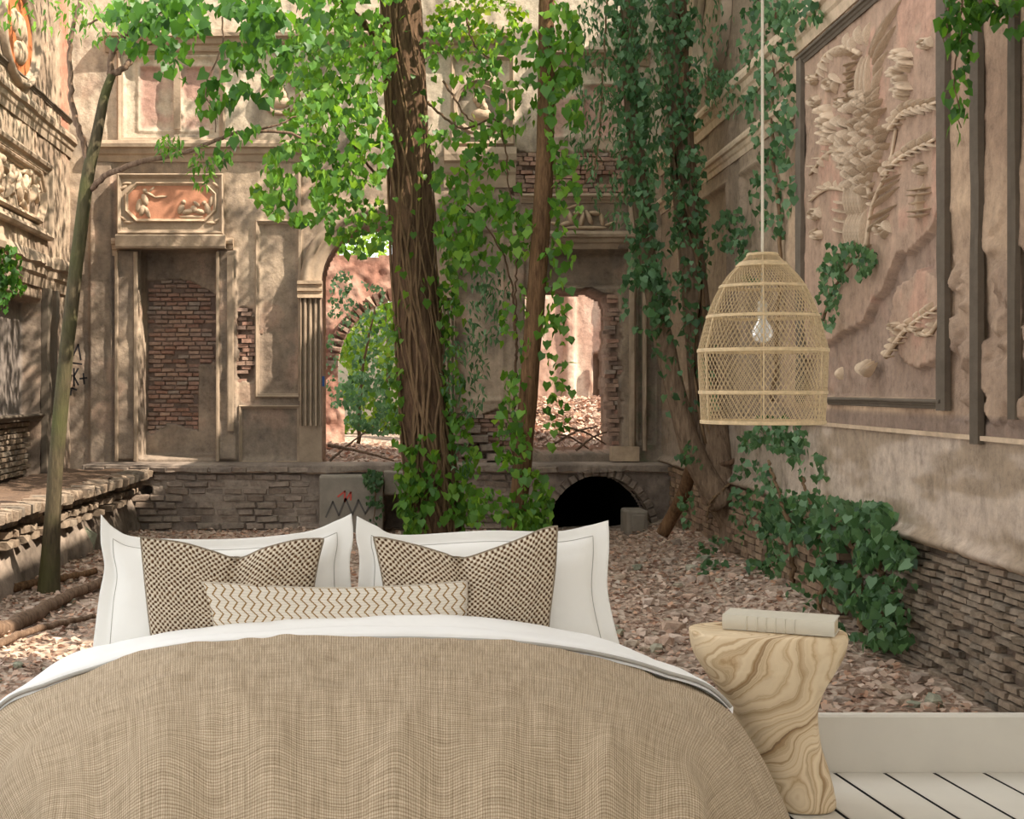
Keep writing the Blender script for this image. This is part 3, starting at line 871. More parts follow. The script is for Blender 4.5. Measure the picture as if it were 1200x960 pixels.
# ring of the vault and its tunnel
for k in range(22):
    a = math.pi * (0.03 + 0.94 * k / 21)
    cxx, cyy = 702 + 66 * math.cos(a), 628 - 75 * math.sin(a)
    brick_at('arch_brick', random.choice(BLOCK), (xp(cxx), YP + .068 - random.uniform(0, .03), zp(cyy)), (9 * PM, .16, random.uniform(8.5, 11) * PM), Matrix.Rotation(-a, 4, 'Y'), podium)
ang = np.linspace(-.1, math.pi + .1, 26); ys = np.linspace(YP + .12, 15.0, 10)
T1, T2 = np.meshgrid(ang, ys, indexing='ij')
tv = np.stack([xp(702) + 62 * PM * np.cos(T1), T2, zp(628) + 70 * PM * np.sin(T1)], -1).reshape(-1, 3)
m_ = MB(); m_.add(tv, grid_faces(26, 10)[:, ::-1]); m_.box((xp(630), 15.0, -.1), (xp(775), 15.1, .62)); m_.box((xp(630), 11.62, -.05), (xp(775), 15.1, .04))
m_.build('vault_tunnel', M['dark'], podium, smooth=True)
# stepped broken bricks on the right pier
for (x, y, w_, h_) in [(545, 492, 14, 10), (552, 503, 22, 10), (561, 514, 20, 10), (573, 524, 22, 10), (582, 535, 26, 11), (596, 545, 26, 10), (540, 516, 18, 10), (548, 530, 20, 11), (560, 541, 20, 9)]:
    brick_at('stone_block', random.choice(BLOCK), (xb(x), YB - .05, zb(y)), (w_ * PXM, .18, (h_ - 1) * PXM), ROT_B, wall_back)

# ------------------------------------------------------------------ left wall
wall_left = empty('wall_left', (XL, 10.5, 0), kind='structure')
Ul = np.arange(8.9, 12.03, .013); Vl = np.arange(.5, 5.4, .0145)
Al, Bl = np.meshgrid(Ul, Vl, indexing='ij')
q1 = fbm(Al, Bl, .7, 41); q2 = fbm(Al, Bl, .22, 42); q3 = fbm(Al, Bl, .06, 43)
hl = .02 * (q2 - .5) + .012 * (q3 - .5)
cl = mix(np.broadcast_to(SA((146, 124, 102)), Al.shape + (3,)), np.broadcast_to(SA((190, 168, 140)), Al.shape + (3,)), sstep(.35, .7, q1 * .5 + q2 * .5))
cl = mix(cl, np.broadcast_to(SA((176, 112, 84)), cl.shape), sstep(11.55, 11.7, Al) * sstep(12.0, 11.9, Al) * sstep(3.2, 3.5, Bl) * sstep(4.9, 4.4, Bl) * .8)
cl = mix(cl, np.broadcast_to(SA((182, 142, 112)), cl.shape), sstep(.6, .72, q2) * .5)
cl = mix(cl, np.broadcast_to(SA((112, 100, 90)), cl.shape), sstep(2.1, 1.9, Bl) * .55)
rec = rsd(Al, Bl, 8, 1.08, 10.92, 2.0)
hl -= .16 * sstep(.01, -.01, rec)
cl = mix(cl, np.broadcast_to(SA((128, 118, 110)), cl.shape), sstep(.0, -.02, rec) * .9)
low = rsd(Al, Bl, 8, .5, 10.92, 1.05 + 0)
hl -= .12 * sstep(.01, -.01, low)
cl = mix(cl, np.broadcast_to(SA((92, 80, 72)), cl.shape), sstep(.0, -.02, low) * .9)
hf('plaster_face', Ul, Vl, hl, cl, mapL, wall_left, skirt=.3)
moulding('cornice', mapL, 8.9, 12.0, 3.50, 3.32, .07, wall_left, M['moulding'], seed=31)
moulding('string_course', mapL, 8.9, 12.0, 3.66, 3.62, .03, wall_left, M['fillet'], seed=32)
moulding('cornice', mapL, 8.9, 11.9, 2.36, 2.10, .12, wall_left, M['moulding'], seed=33, erode=.3)
frame('panel_frame', mapL, 9.05, 11.15, 2.50, 3.12, .09, .06, wall_left, M['moulding'])
frame('octagonal_frame', mapL, 9.25, 10.95, 2.60, 3.02, .06, .05, wall_left, M['stucco'], cut=.14)
rf = random.Random(8)
def figure_cluster(u0, u1, v0, v1, n):
    out = []
    for q in range(n):
        u, v = rf.uniform(u0, u1), rf.uniform(v0, v1)
        out.append((u, v, rf.uniform(.03, .12), rf.uniform(.012, .035), rf.uniform(.02, .05), rf.uniform(-1.4, 1.4), 0))
    return out
relief('relief_figure', mapL, figure_cluster(9.4, 10.0, 2.68, 2.96, 26) + [(9.7, 2.93, .05, .04, .05, 0, 0)], wall_left, M['stucco'])
relief('relief_figure', mapL, figure_cluster(10.1, 10.8, 2.68, 2.96, 26) + [(10.45, 2.95, .05, .04, .05, 0, 0)], wall_left, M['stucco_r'])
uM, vM = ptL(20, 40)
disc('medallion_field', mapL, uM, vM, .46, .33, .012, wall_left, M['orangest'])
ring('medallion_ring', mapL, uM, vM, .52, .39, .09, .06, wall_left, M['moulding'])
relief('medallion_bust', mapL, [(uM + a, vM + b, ru, rv, d, r, 0) for a, b, ru, rv, d, r in [(0, .05, .10, .12, .06, 0), (.06, -.12, .2, .1, .05, .2), (.12, .02, .05, .16, .05, .3), (-.12, .08, .08, .1, .04, 0)]], wall_left, M['stucco'])
for y0, y1 in [(10.93, 11.05), (11.22, 11.3)]:
    moulding('pilaster_fillet', lambda v, u, d: mapL(v, u, d), .62, 2.1, y0, y1, .07, wall_left, M['fillet'], prof=[(0, 0), (0, .8), (.3, 1), (.7, 1), (1, .8), (1, 0)], vertical=True, seed=41)
moulding('recess_sill', mapL, 8.9, 10.93, 1.10, 1.05, .04, wall_left, M['fillet'], seed=44)
cnt = 0
for row, z in enumerate(np.arange(.64, 1.04, .042)):
    for q in range(16):
        y = 9.0 + q * .125 + (row % 2) * .06
        if y < 10.85:
            brick_at('brick', random.choice(BR_GREY), (XL - .115 + random.uniform(0, .02), y, z), (.115, .06, .036), ROT_L, wall_left); cnt += 1

# brick ledge that runs along the left wall
ledge = empty('trim_2', (-2.1, 9.4, .1), kind='structure')
LA, LB_ = np.array([-2.1, 7.4]), np.array([-1.9, 11.45])
Lu = np.linspace(0, 1, 170); Lv = np.linspace(.02, .56, 40)
AA, BB = np.meshgrid(Lu, Lv, indexing='ij')
e1 = fbm(AA * 4, BB, .3, 51); e2 = fbm(AA * 4, BB, .07, 52)
he = .07 * (e1 - .5) + .03 * (e2 - .5) - .10 * sstep(.1, .5, BB)
nrm = np.array([LB_[1] - LA[1], -(LB_[0] - LA[0])]); nrm /= np.linalg.norm(nrm)
def mapE(u, v, h):
    x = LA[0] + (LB_[0] - LA[0]) * u + nrm[0] * h; y = LA[1] + (LB_[1] - LA[1]) * u + nrm[1] * h
    return np.stack([x, y, v], -1)
ce = mix(np.broadcast_to(SA((106, 94, 82)), AA.shape + (3,)), np.broadcast_to(SA((150, 134, 118)), AA.shape + (3,)), sstep(.35, .65, e1))
hf('rubble_face', Lu, Lv, he, ce, mapE, ledge, skirt=.3)
gu, gw = np.meshgrid(np.linspace(0, 1, 120), np.linspace(.02, -.75, 16), indexing='ij')
tx = mapE(gu, np.zeros_like(gu), gw)
tx[..., 2] = .615 + .05 * (fbm(tx[..., 1], tx[..., 0], .2, 53) - .5)
tx[..., 0] = np.maximum(tx[..., 0], XL - .02)
m_ = MB(); m_.add(tx.reshape(-1, 3), grid_faces(120, 16)); m_.build('rubble_top', M['soil'], ledge, smooth=True)
for q in range(76):
    u = (q + .5) / 76
    p_ = mapE(np.float64(u), np.float64(.58 + random.uniform(-.01, .012)), np.float64(.0 + random.uniform(-.02, .03)))
    brick_at('brick', random.choice(BR_GREY), p_, (.049, .16, .065), ROT_L @ Matrix.Rotation(math.radians(3), 4, 'Z'), ledge)
for row in range(3):
    for q in range(36):
        u = (q + .5 + (row % 2) * .5) / 36.5
        z = .50 - row * .055
        if u < 1 and random.random() > .3:
            p_ = mapE(np.float64(u), np.float64(z), np.float64(-.085 + .03 * row + random.uniform(-.02, .02)))
            brick_at('brick', random.choice(BR_GREY), p_, (.105, .1, .044), ROT_L @ Matrix.Rotation(math.radians(3), 4, 'Z'), ledge)

# ------------------------------------------------------------------ right wall
wall_right = empty('wall_right', (2.4, 8.0, 0), kind='structure')
Ur = np.concatenate([np.arange(4.66, 7.8, .0125), np.arange(7.8, 12.1, .02)]); Vr = np.concatenate([np.arange(0.0, 3.4, .0125), np.arange(3.4, 5.0, .03)])
Ar, Br = np.meshgrid(Ur, Vr, indexing='ij')
w1 = fbm(Ar, Br, .8, 61); w2 = fbm(Ar, Br, .2, 62); w3 = fbm(Ar, Br, .05, 63); w4 = fbm(Ar * .25, Br, .12, 64)
hr = .02 * (w2 - .5) + .010 * (w3 - .5)
cr = mix(np.broadcast_to(SA((150, 120, 94)), Ar.shape + (3,)), np.broadcast_to(SA((190, 158, 124)), Ar.shape + (3,)), sstep(.35, .7, w1 * .5 + w2 * .5))
pan = rsd(Ar, Br, 5.5, 1.26, 7.5, 3.1)
cr = mix(cr, np.broadcast_to(SA((172, 140, 116)), cr.shape), sstep(.0, -.04, pan) * .75)  # panel ground darkened against the paler relief, in place of its shading
cr = mix(cr, np.broadcast_to(SA((190, 134, 108)), cr.shape), sstep(.55, .7, w2) * sstep(.0, -.04, pan) * .45)
# where the relief has fallen: below a broken line
edge = np.array([ptR(px, py) for px, py in [(1108, 170), (1104, 235), (1092, 270), (1072, 288), (1050, 297), (1042, 318), (1030, 345), (1010, 372), (985, 392), (945, 420)]])
eo = np.argsort(edge[:, 0])
line = np.interp(Ar, edge[eo, 0], edge[eo, 1]) + .06 * (w2 - .5)
fallen = (Br < line) & (pan < 0)
isl = ((Ar - ptR(1075, 385)[0]) / .42) ** 2 + ((Br - ptR(1075, 375)[1]) / .20) ** 2 < .7 + .6 * w2
fallen2 = fallen & ~isl
soft = fallen2.astype(float)
hr -= .035 * soft + .03 * soft * (w3 - .3)
cr = mix(cr, np.broadcast_to(SA((148, 124, 106)), cr.shape), soft * .75)
side = (Ar < 5.42) & (Br > 1.17)
hr += .03 * side * (sstep(.5, .62, fbm(Ar, Br, .1, 66)) - .5) * sstep(2.1, 1.7, Br)
cr = mix(cr, np.broadcast_to(SA((150, 126, 106)), cr.shape), side * sstep(2.1, 1.6, Br) * .6)
band = rsd(Ar, Br, 4, 1.115, 9, 1.19)
cr = mix(cr, np.broadcast_to(SA((128, 108, 96)), cr.shape), sstep(.01, -.01, band) * .8)
dado = (Br < 1.11) & (Br > .66)
cr = mix(cr, np.broadcast_to(SA((188, 170, 152)), cr.shape), dado * .8)
cr = mix(cr, np.broadcast_to(SA((144, 122, 94)), cr.shape), dado * sstep(.48, .66, w4) * .7)
base_ = Br < .645 + .03 * (w2 - .5)
hr -= .05 * base_
hr += .04 * np.exp(-((Br - .675 - .02 * (w2 - .5)) / .025) ** 2)
cr = mix(cr, np.broadcast_to(SA((100, 86, 74)), cr.shape), base_ * .9)
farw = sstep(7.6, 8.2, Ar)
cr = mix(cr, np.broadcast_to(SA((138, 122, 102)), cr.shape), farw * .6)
for y0, z0, y1, z1 in [(8.1, 1.3, 9.0, 2.7), (9.4, 1.3, 11.2, 2.7)]:
    sd = rsd(Ar, Br, y0, z0, y1, z1); hr += .02 * np.exp(-(sd / .03) ** 2) - .03 * sstep(.01, -.01, sd)
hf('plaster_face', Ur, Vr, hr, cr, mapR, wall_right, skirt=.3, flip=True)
mR = mapR
def vstrip(name, px, wpx, z0, z1, d, mat):
    y0, y1 = YR(px + wpx / 2), YR(px - wpx / 2)
    return moulding(name, lambda v, u, dd: mR(v, u, dd), z0, z1, y0, y1, d, wall_right, mat, prof=[(0, 0), (0, .7), (.2, 1), (.5, .6), (.8, 1), (1, .7), (1, 0)], vertical=True, erode=.1, seed=int(px))
vstrip('panel_moulding', 1110, 9, 1.21, 4.9, .035, M['fillet'])
vstrip('panel_moulding', 941, 5, 1.22, 3.12, .035, M['fillet'])
vstrip('wall_fillet', 1150, 8, 1.09, 4.9, .035, M['fillet'])
vstrip('wall_fillet', 1193, 7, 1.19, 4.9, .03, M['fillet'])
moulding('panel_moulding', mR, YR(1110), YR(972), 1.255, 1.215, .035, wall_right, M['fillet'], seed=71)
moulding('panel_moulding', mR, 5.46, 7.55, 3.13, 3.08, .035, wall_right, M['fillet'], seed=72)
moulding('dado_rail', mR, 4.7, 8.6, 1.122, 1.104, .02, wall_right, M['stucco_r'], prof=[(0, 0), (0, 1), (1, .8), (1, 0)], seed=73)
moulding('cornice', mR, 4.7, 12.0, 3.34, 3.16, .07, wall_right, M['stucco_r'], seed=74, erode=.1)
moulding('string_course', mR, 7.7, 12.0, 2.94, 2.82, .05, wall_right, M['stucco_r'], seed=75, erode=.1)
uO, vO = ptR(838, 62)
ring('medallion_ring', mR, uO, 3.95, .55, .45, .11, .07, wall_right, M['moulding'])
# grey brick base of the right wall
cnt = 0
for row, z in enumerate(np.arange(.06, .63, .0315)):
    y = 4.70 + (row % 2) * .055
    while y < 6.75:
        w = random.uniform(.095, .13)
        if cnt < 300 and random.random() > .12 and y + w < 6.75:
            brick_at('brick', random.choice(BR_GREY), (XR(y) + .062 - random.uniform(0, .026), y + w / 2, z), (w - .006, .06, .0265), ROT_R @ Matrix.Rotation(random.uniform(-.04, .04), 4, 'Y'), wall_right); cnt += 1
        y += w
m_ = MB()
for row, z in enumerate(np.arange(.06, .63, .04)):
    y = 6.8 + (row % 2) * .07
    while y < 11.9:
        w = random.uniform(.12, .17)
        if random.random() > .1:
            d = random.uniform(0, .03); x = float(XR(y))
            m_.box((x - .0 - d, y, z - .017), (x + .1, y + w - .01, z + .017))
        y += w
o = m_.build('brickwork', M['brick_s'], wall_right); o['kind'] = 'stuff'; o.data.materials[0] = mat_brick('sooty_brick_mass', [(132, 112, 92), (156, 134, 112), (140, 116, 98), (120, 104, 88)], island=True)

# stucco relief of plants: every leaf its own raised ridge
panel = empty('stucco_relief', (2.4, 6.4, 1.3)); panel.parent = wall_right; panel.location = Vector((2.4, 6.4, 1.3)) - WL['wall_right']
def ridge_mesh(curl, seed):
    """unit leaf lying in the XZ plane, along +X from 0 to 1, raised toward -Y"""
    n, k = 9, 5
    t = np.linspace(0, 1, n)
    w = .5 * np.sin(np.pi * np.clip(t * .93 + .05, 0, 1)) ** .8
    s = np.linspace(-1, 1, k)
    X = t[:, None] * np.ones(k); Zc = curl * t[:, None] ** 2
    Zz = Zc + w[:, None] * s[None]
    Hh = (1 - np.abs(s[None]) ** 1.6) * np.sin(np.pi * np.clip(t * .85 + .12, 0, 1))[:, None] ** .7
    V = np.stack([X - curl * .25 * t[:, None] ** 2 * s[None] * 0, -Hh, Zz], -1).reshape(-1, 3)
    me = np_mesh('stucco_leaf', V, [grid_faces(n, k)[:, ::-1]], True); me.materials.append(M['stucco_r'])
    return me
RIDGE = [ridge_mesh(cu, 0) for cu in (-.9, -.45, 0, .45, .9)]
n_leaf = [0]
relief_rest = MB()
def sleaf(p0, p1, wpx, d=.03, curl=0, lift=0.0):
    """a stucco leaf from photo pixel p0 to p1 on the wall"""
    (y0, z0), (y1, z1) = ptR(*p0), ptR(*p1)
    L = math.hypot(y1 - y0, z1 - z0)
    if L < 1e-4: return
    # local x along the leaf, local -y out of the wall, local z across
    ux = Vector((XR(y1) - XR(y0), y1 - y0, z1 - z0)).normalized()
    out = Vector((-1, 0.0416, 0)).normalized()
    uy = -out; uz = ux.cross(uy).normalized()
    if uz.z < 0 and abs(uz.z) > .2: curl = -curl
    w = wpx / F * (y0 + y1) / 2 * 1.25
    d = d * 1.45; w = w * (.55 if abs(p1[0] - p0[0]) > abs(p1[1] - p0[1]) else .85)
    Mx = Matrix(((ux.x * L, uy.x * d, uz.x * w, 0), (ux.y * L, uy.y * d, uz.y * w, 0), (ux.z * L, uy.z * d, uz.z * w, 0), (0, 0, 0, 1)))
    p = Vector((XR(y0) + .004 - lift, y0, z0))
    k = int(round((curl + .9) / .45)); me = RIDGE[max(0, min(4, k))]
    if n_leaf[0] < 300:
        o = inst('stucco_leaf', me, Matrix.Identity(4)); o.parent = panel
        wpan = Vector((2.4, 6.4, 1.3))
        o.matrix_basis = Matrix.Translation(p - wpan) @ Mx
        n_leaf[0] += 1
    else:
        vv = np.empty(len(me.vertices) * 3); me.vertices.foreach_get('co', vv); vv = vv.reshape(-1, 3)
        R3 = np.array([[Mx[r][q] for q in range(3)] for r in range(3)])
        relief_rest.add(vv @ R3.T + np.array(p), grid_faces(9, 5)[:, ::-1])
def frond(pts, n, ln, w, side=0, d=.025, ang=55, stem=True, grow=(1, 1), curl=.45):
    path = smooth_path(pts, n + 1)
    if stem:
        Pp = smooth_path(pts, 24)
        yz = [ptR(*q) for q in Pp]
        P3 = np.array([(XR(y) - .008, y, z) for y, z in yz])
        o = obj('stucco_stem', *tube_geo(P3, np.linspace(.014, .007, 24), 6), M['stucco_r'], None)
        o.parent = panel; o.location = WL[o.name] - Vector((2.4, 6.4, 1.3))
    for q in range(n):
        a = path[q]; t = path[q + 1] - path[q]; t /= np.linalg.norm(t) + 1e-9
        sc = grow[0] + (grow[1] - grow[0]) * q / max(n - 1, 1)
        for s in ([1, -1] if side == 0 else [side]):
            th = math.radians(ang) * s
            dx = t[0] * math.cos(th) - t[1] * math.sin(th); dy = t[0] * math.sin(th) + t[1] * math.cos(th)
            l = ln * sc * random.uniform(.8, 1.2)
            sleaf(a, (a[0] + dx * l * .8, a[1] + dy * l), w * random.uniform(.85, 1.2), d * random.uniform(.8, 1.3), curl * s * random.choice([1, 1, .5]))
# central bundle
for dx in (-8, -4.5, -1, 2.5, 6, 9.5):
    for (ya, yb) in ((290, 245), (252, 205)):
        sleaf((1005 + dx, ya), (1008 + dx * .9 + random.uniform(-1, 1), yb), 5, .035)
for (a, b, w) in [((1010, 122), (1011, 66), 3), ((1015, 122), (1017, 62), 3), ((1020, 120), (1021, 60), 3), ((1021, 64), (1060, -4), 4), ((1024, 68), (1046, 18), 4), ((1026, 76), (1050, 30), 4), ((1019, 54), (1020, 26), 4), ((1010, 52), (1007, 30), 4), ((997, 58), (994, 38), 4), ((1028, 92), (1040, 60), 4), ((1027, 110), (1036, 78), 4), ((1024, 125), (1033, 100), 4), ((1003, 60), (1000, 42), 3)]:
    sleaf(a, b, w, .03, .2)
for q in range(120):     # dense foliage of the middle
    y = random.uniform(108, 224); hw = 9 + 17 * math.exp(-((y - 165) / 42) ** 2)
    x = 1014 + random.uniform(-hw, hw) - (y - 150) * .04
    a = random.uniform(-1.0, 1.0)
    l = random.uniform(6, 11)
    sleaf((x, y + 5), (x + math.sin(a) * l * .6 + (x - 1014) * .25, y - l * math.cos(a)), random.uniform(2.6, 4), random.uniform(.03, .055), random.choice([-.45, .45, 0]))
for y in (72, 82, 92, 102, 112, 121):
    sleaf((1007, y), (990, y + 5), 4.5, .03, -.6); sleaf((1004, y + 3), (994, y + 12), 3.5, .025, -.45)
frond([(1010, 63), (990, 55), (970, 64), (958, 88)], 9, 11, 4, side=-1, ang=60)
frond([(1022, 232), (1012, 186), (975, 178), (950, 205)], 11, 10, 4, side=0)
frond([(1000, 224), (972, 221), (950, 236)], 7, 9, 4.5, side=1)
frond([(1044, 152), (1064, 130), (1100, 120)], 8, 12, 5, side=0)
frond([(1036, 205), (1060, 183), (1098, 163)], 8, 12, 5, side=0)
frond([(1017, 290), (1025, 240), (1044, 195), (1052, 150)], 3, 8, 4, side=0)
for k, (a, b) in enumerate([((1021, 258), (1051, 243)), ((1026, 243), (1054, 222)), ((1031, 228), (1055, 213)), ((1037, 214), (1056, 207)), ((1020, 272), (1042, 254))]):
    sleaf(a, b, 5, .03, .7)
for (a, b) in [((998, 262), (978, 258)), ((998, 250), (976, 247)), ((999, 240), (978, 238)), ((997, 274), (977, 270))]:
    sleaf(a, b, 5, .03, .8)
def scroll(cx, cy, r, turns=1.4, w=4.5, s=1, a0=0):
    n = 9; prev = None
    for q in range(n):
        a = a0 + s * q / (n - 1) * turns * 2 * math.pi; rr = r * (1 - .75 * q / (n - 1))
        p = (cx + rr * .75 * math.cos(a), cy + rr * math.sin(a))
        if prev: sleaf(prev, (p[0] + (p[0] - prev[0]) * .5, p[1] + (p[1] - prev[1]) * .5), w, .03, 0)
        prev = p
for a in [(975, 98, 12), (957, 118, 8), (957, 252, 9), (1036, 268, 11), (987, 122, 8), (1058, 62, 8), (1083, 198, 8), (955, 92, 7), (1088, 52, 9), (960, 275, 7)]:
    scroll(*a, s=random.choice([1, -1]), a0=random.uniform(0, 6))
for (x0, y0, x1, y1, wd, n) in [(972, 124, 974, 168, 7, 16), (1062, 58, 1064, 112, 9, 24)]:    # hanging fruit garlands
    for q in range(n):
        t = (q + .5) / n; wv = wd * math.sin(math.pi * (.15 + .8 * t)) ** .6
        x = x0 + (x1 - x0) * t + random.uniform(-wv, wv); y = y0 + (y1 - y0) * t
        sleaf((x - 1, y - 3), (x + random.uniform(0, 3), y + 6), 6, .05, random.choice([-.45, .45]))
for (y, w) in [(222, 9), (228, 11), (247, 10), (253, 8), (238, 4)]:   # hanging trophy
    sleaf((1082 - w, y + 2), (1082 + w, y - 1), 6, .045, .3)
sleaf((1082, 256), (1083, 215), 3, .03)
frond([(1040, 418), (1066, 384), (1100, 360)], 9, 10, 4, side=0)
frond([(1066, 384), (1090, 392), (1104, 372)], 4, 8, 3, side=0)
scroll(1052, 382, 8, 1.2, 4)
for q in range(6):
    sleaf((1018, 442), (1008 + q * 4, 420 + abs(q - 2.5) * 2), 4.5, .035)
sleaf((987, 445), (987, 430), 5, .03)
if relief_rest.n:
    o = relief_rest.build('stucco_foliage', M['stucco_r'], None, smooth=True); o['kind'] = 'stuff'
    o.parent = panel; o.location = WL[o.name] - Vector((2.4, 6.4, 1.3))

# ------------------------------------------------------------------ beyond the arch and the doorway
yard = empty('wall_garden', (0, 14.2, .6), kind='structure')
G = 14.2 / F
U3 = np.arange(350, 560, 2.0); V3 = np.arange(160, 560, 2.4)
A3, B3 = np.meshgrid(U3, V3, indexing='ij')
g1 = fbm(A3, B3, 30, 81); g2 = fbm(A3, B3, 8, 82)
h3 = .06 * (g1 - .5) + .04 * (g2 - .5)
c3 = mix(np.broadcast_to(SA((168, 116, 94)), A3.shape + (3,)), np.broadcast_to(SA((206, 160, 136)), A3.shape + (3,)), sstep(.35, .65, g1))
hole3 = ((A3 - 478) ** 2 + (B3 - 432) ** 2 < 84 ** 2) | ((A3 > 402) & (B3 > 432)) & (A3 < 562) | (B3 < 272 + 60 * g1)
t = hole3
hf('broken_brick_wall', (U3 - CX) * G, H - (V3 - CY) * G, h3, c3, lambda u, v, h: np.stack([u, 14.2 - h, v], -1), yard, hole=t, skirt=.3)
for k in range(16):
    a = math.radians(92 + k * 5.6)
    brick_at('arch_brick', random.choice(BR_RED), ((478 + 88 * math.cos(a) - CX) * G, 14.12, H - (432 - 88 * math.sin(a) - CY) * G), (14 * G, .25, 6.5 * G), Matrix.Rotation(-a, 4, 'Y'), yard)
tag(box_obj('wall_garden_far', (-1.6, 17.4, .4), (1.4, 17.6, 2.35), M['concrete'], None), kind='structure')
alley = empty('wall_alley', (2.2, 15, .7), kind='structure')
G2 = 15.0 / F
U4 = np.arange(565, 790, 2.0); V4 = np.arange(150, 560, 2.4)
A4, B4 = np.meshgrid(U4, V4, indexing='ij')
g1 = fbm(A4 * 3, B4, 60, 91); g2 = fbm(A4, B4, 14, 92)
h4 = .03 * (g2 - .5) + .06 * sstep(2, -2, np.abs(A4 - 668) - 6) + .07 * sstep(2, -2, np.abs(A4 - 714) - 5) - .3 * sstep(2, -2, rsd(A4, B4, 697, 415, 708, 480))
c4 = mix(np.broadcast_to(SA((176, 140, 118)), A4.shape + (3,)), np.broadcast_to(SA((200, 176, 154)), A4.shape + (3,)), sstep(.35, .65, g1))
c4 = mix(c4, np.broadcast_to(SA((150, 110, 92)), c4.shape), sstep(.55, .75, g2) * .6)
hf('plaster_face', (U4 - CX) * G2, H - (V4 - CY) * G2, h4, c4, lambda u, v, h: np.stack([u, 15.0 - h, v], -1), alley, skirt=.3)
m_ = MB()
m_.box(((702 - CX) * G2, 14.88, H - (464 - CY) * G2), ((707 - CX) * G2, 14.93, H - (416 - CY) * G2))
m_.build('blue_graffiti', M['blue'], alley)
# ground beyond
gx, gy = np.meshgrid(np.linspace(-1.2, 3.0, 80), np.linspace(11.95, 17.5, 70), indexing='ij')
gz = .60 + .16 * sstep(12.2, 15, gy) + .10 * (fbm(gx, gy, .6, 101) - .5)
m_ = MB(); m_.add(np.stack([gx, gy, gz], -1).reshape(-1, 3), grid_faces(80, 70))
tag(m_.build('ground', M['ground'], None, smooth=True), kind='structure')

# ------------------------------------------------------------------ ground of the ruin
gx, gy = np.meshgrid(np.linspace(-3.0, 2.75, 200), np.linspace(4.655, 11.8, 240), indexing='ij')
def ground_z(x, y):
    x = np.asarray(x, dtype=float); y = np.asarray(y, dtype=float)
    return .10 + .09 * (fbm(x, y, .9, 111, 3) - .5) + .05 * (fbm(x, y, .2, 112, 3) - .5) + .10 * sstep(XR(y) - .5, XR(y), x) * sstep(6.2, 8, y)
m_ = MB(); gz = ground_z(gx, gy); m_.add(np.stack([gx, gy, gz], -1).reshape(-1, 3), grid_faces(200, 240))
tag(m_.build('ground', M['ground'], None, smooth=True), kind='structure')

# ------------------------------------------------------------------ the room: plank floor and baseboard
floor = empty('floor', (0, 3, 0), kind='structure')
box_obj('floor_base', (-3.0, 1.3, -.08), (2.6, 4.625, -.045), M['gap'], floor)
dxp = -.08
pw = .168
for k in range(-16, 18):
    x0 = 1.582 + k * pw          # plank edge where the floor meets the baseboard
    a, b = x0 + .0065, x0 + pw - .0065
    yA, yB_ = 1.3, 4.619
    V = []
    for y in (yA, yB_):
        off = dxp * (y - 4.62)
        for x in (a + off, b + off):
            V.append((x, y, 0))
    c_ = .006
    top = [(V[0][0] + .003, yA, 0), (V[1][0] - .003, yA, 0), (V[3][0] - .003, yB_, 0), (V[2][0] + .003, yB_, 0)]
    mid = [(V[0][0], yA, -.004), (V[1][0], yA, -.004), (V[3][0], yB_, -.004), (V[2][0], yB_, -.004)]
    bot = [(p[0], p[1], -.02) for p in mid]
    m_ = MB(); m_.add(top + mid + bot, [[0, 1, 2, 3]] + [[4 + q, 4 + (q + 1) % 4, (q + 1) % 4, q] for q in range(4)] + [[8 + q, 8 + (q + 1) % 4, 4 + (q + 1) % 4, 4 + q] for q in range(4)])
    if -2.7 < x0 < 2.33:
        m_.build('plank', M['paint'], floor)
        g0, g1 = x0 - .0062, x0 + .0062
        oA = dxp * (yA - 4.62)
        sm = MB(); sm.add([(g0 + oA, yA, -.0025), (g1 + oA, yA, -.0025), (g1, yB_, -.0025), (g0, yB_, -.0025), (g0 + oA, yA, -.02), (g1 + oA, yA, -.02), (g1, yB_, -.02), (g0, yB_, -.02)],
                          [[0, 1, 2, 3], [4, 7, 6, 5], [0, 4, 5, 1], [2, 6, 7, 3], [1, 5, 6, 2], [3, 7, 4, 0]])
        sm.build('dark_gap_fill', M['gap'], floor)  # near-black strips stand in for the darkness of the open plank gaps
bb = MB()
prof = [(4.655, -.08), (4.62, -.08), (4.62, .186), (4.626, .194), (4.655, .194)]
n = len(prof)
bb.add([(x, y, z) for x in (-2.9, 2.52) for y, z in prof], [[q, (q + 1) % n, n + (q + 1) % n, n + q] for q in range(n)])
tag(bb.build('baseboard_back', M['paint'], None), kind='structure')
WIN0, WIN1 = -1.0, 4.3
# the rest of the room, outside the picture: ceiling, side walls and a left window widened to light the bed
ROOM_H = 3.06
tag(box_obj('ceiling', (-3.0, -1.6, ROOM_H), (2.62, 4.66, ROOM_H + .12), M['room_paint'], None), kind='structure')
tag(box_obj('wall_east', (2.5, -1.6, 0), (2.62, 4.64, ROOM_H), M['room_paint'], None), kind='structure')
fw = MB()
fw.box((-3.0, -1.72, 0), (2.62, -1.6, .35)); fw.box((-3.0, -1.72, 2.8), (2.62, -1.6, ROOM_H)); fw.box((-3.0, -1.72, .35), (-2.7, -1.6, 2.8)); fw.box((0.9, -1.72, .35), (2.62, -1.6, 2.8))
tag(fw.build('wall_front', M['room_paint'], None), kind='structure')
w2f = empty('added_window', (-.9, -1.66, .35), kind='structure')  # unseen window added behind the camera to light the bed from the front
for x in (-2.7, -.93, .84):
    box_obj('window_frame', (x, -1.69, .35), (x + .06, -1.63, 2.8), M['room_paint'], w2f)
ww = MB()
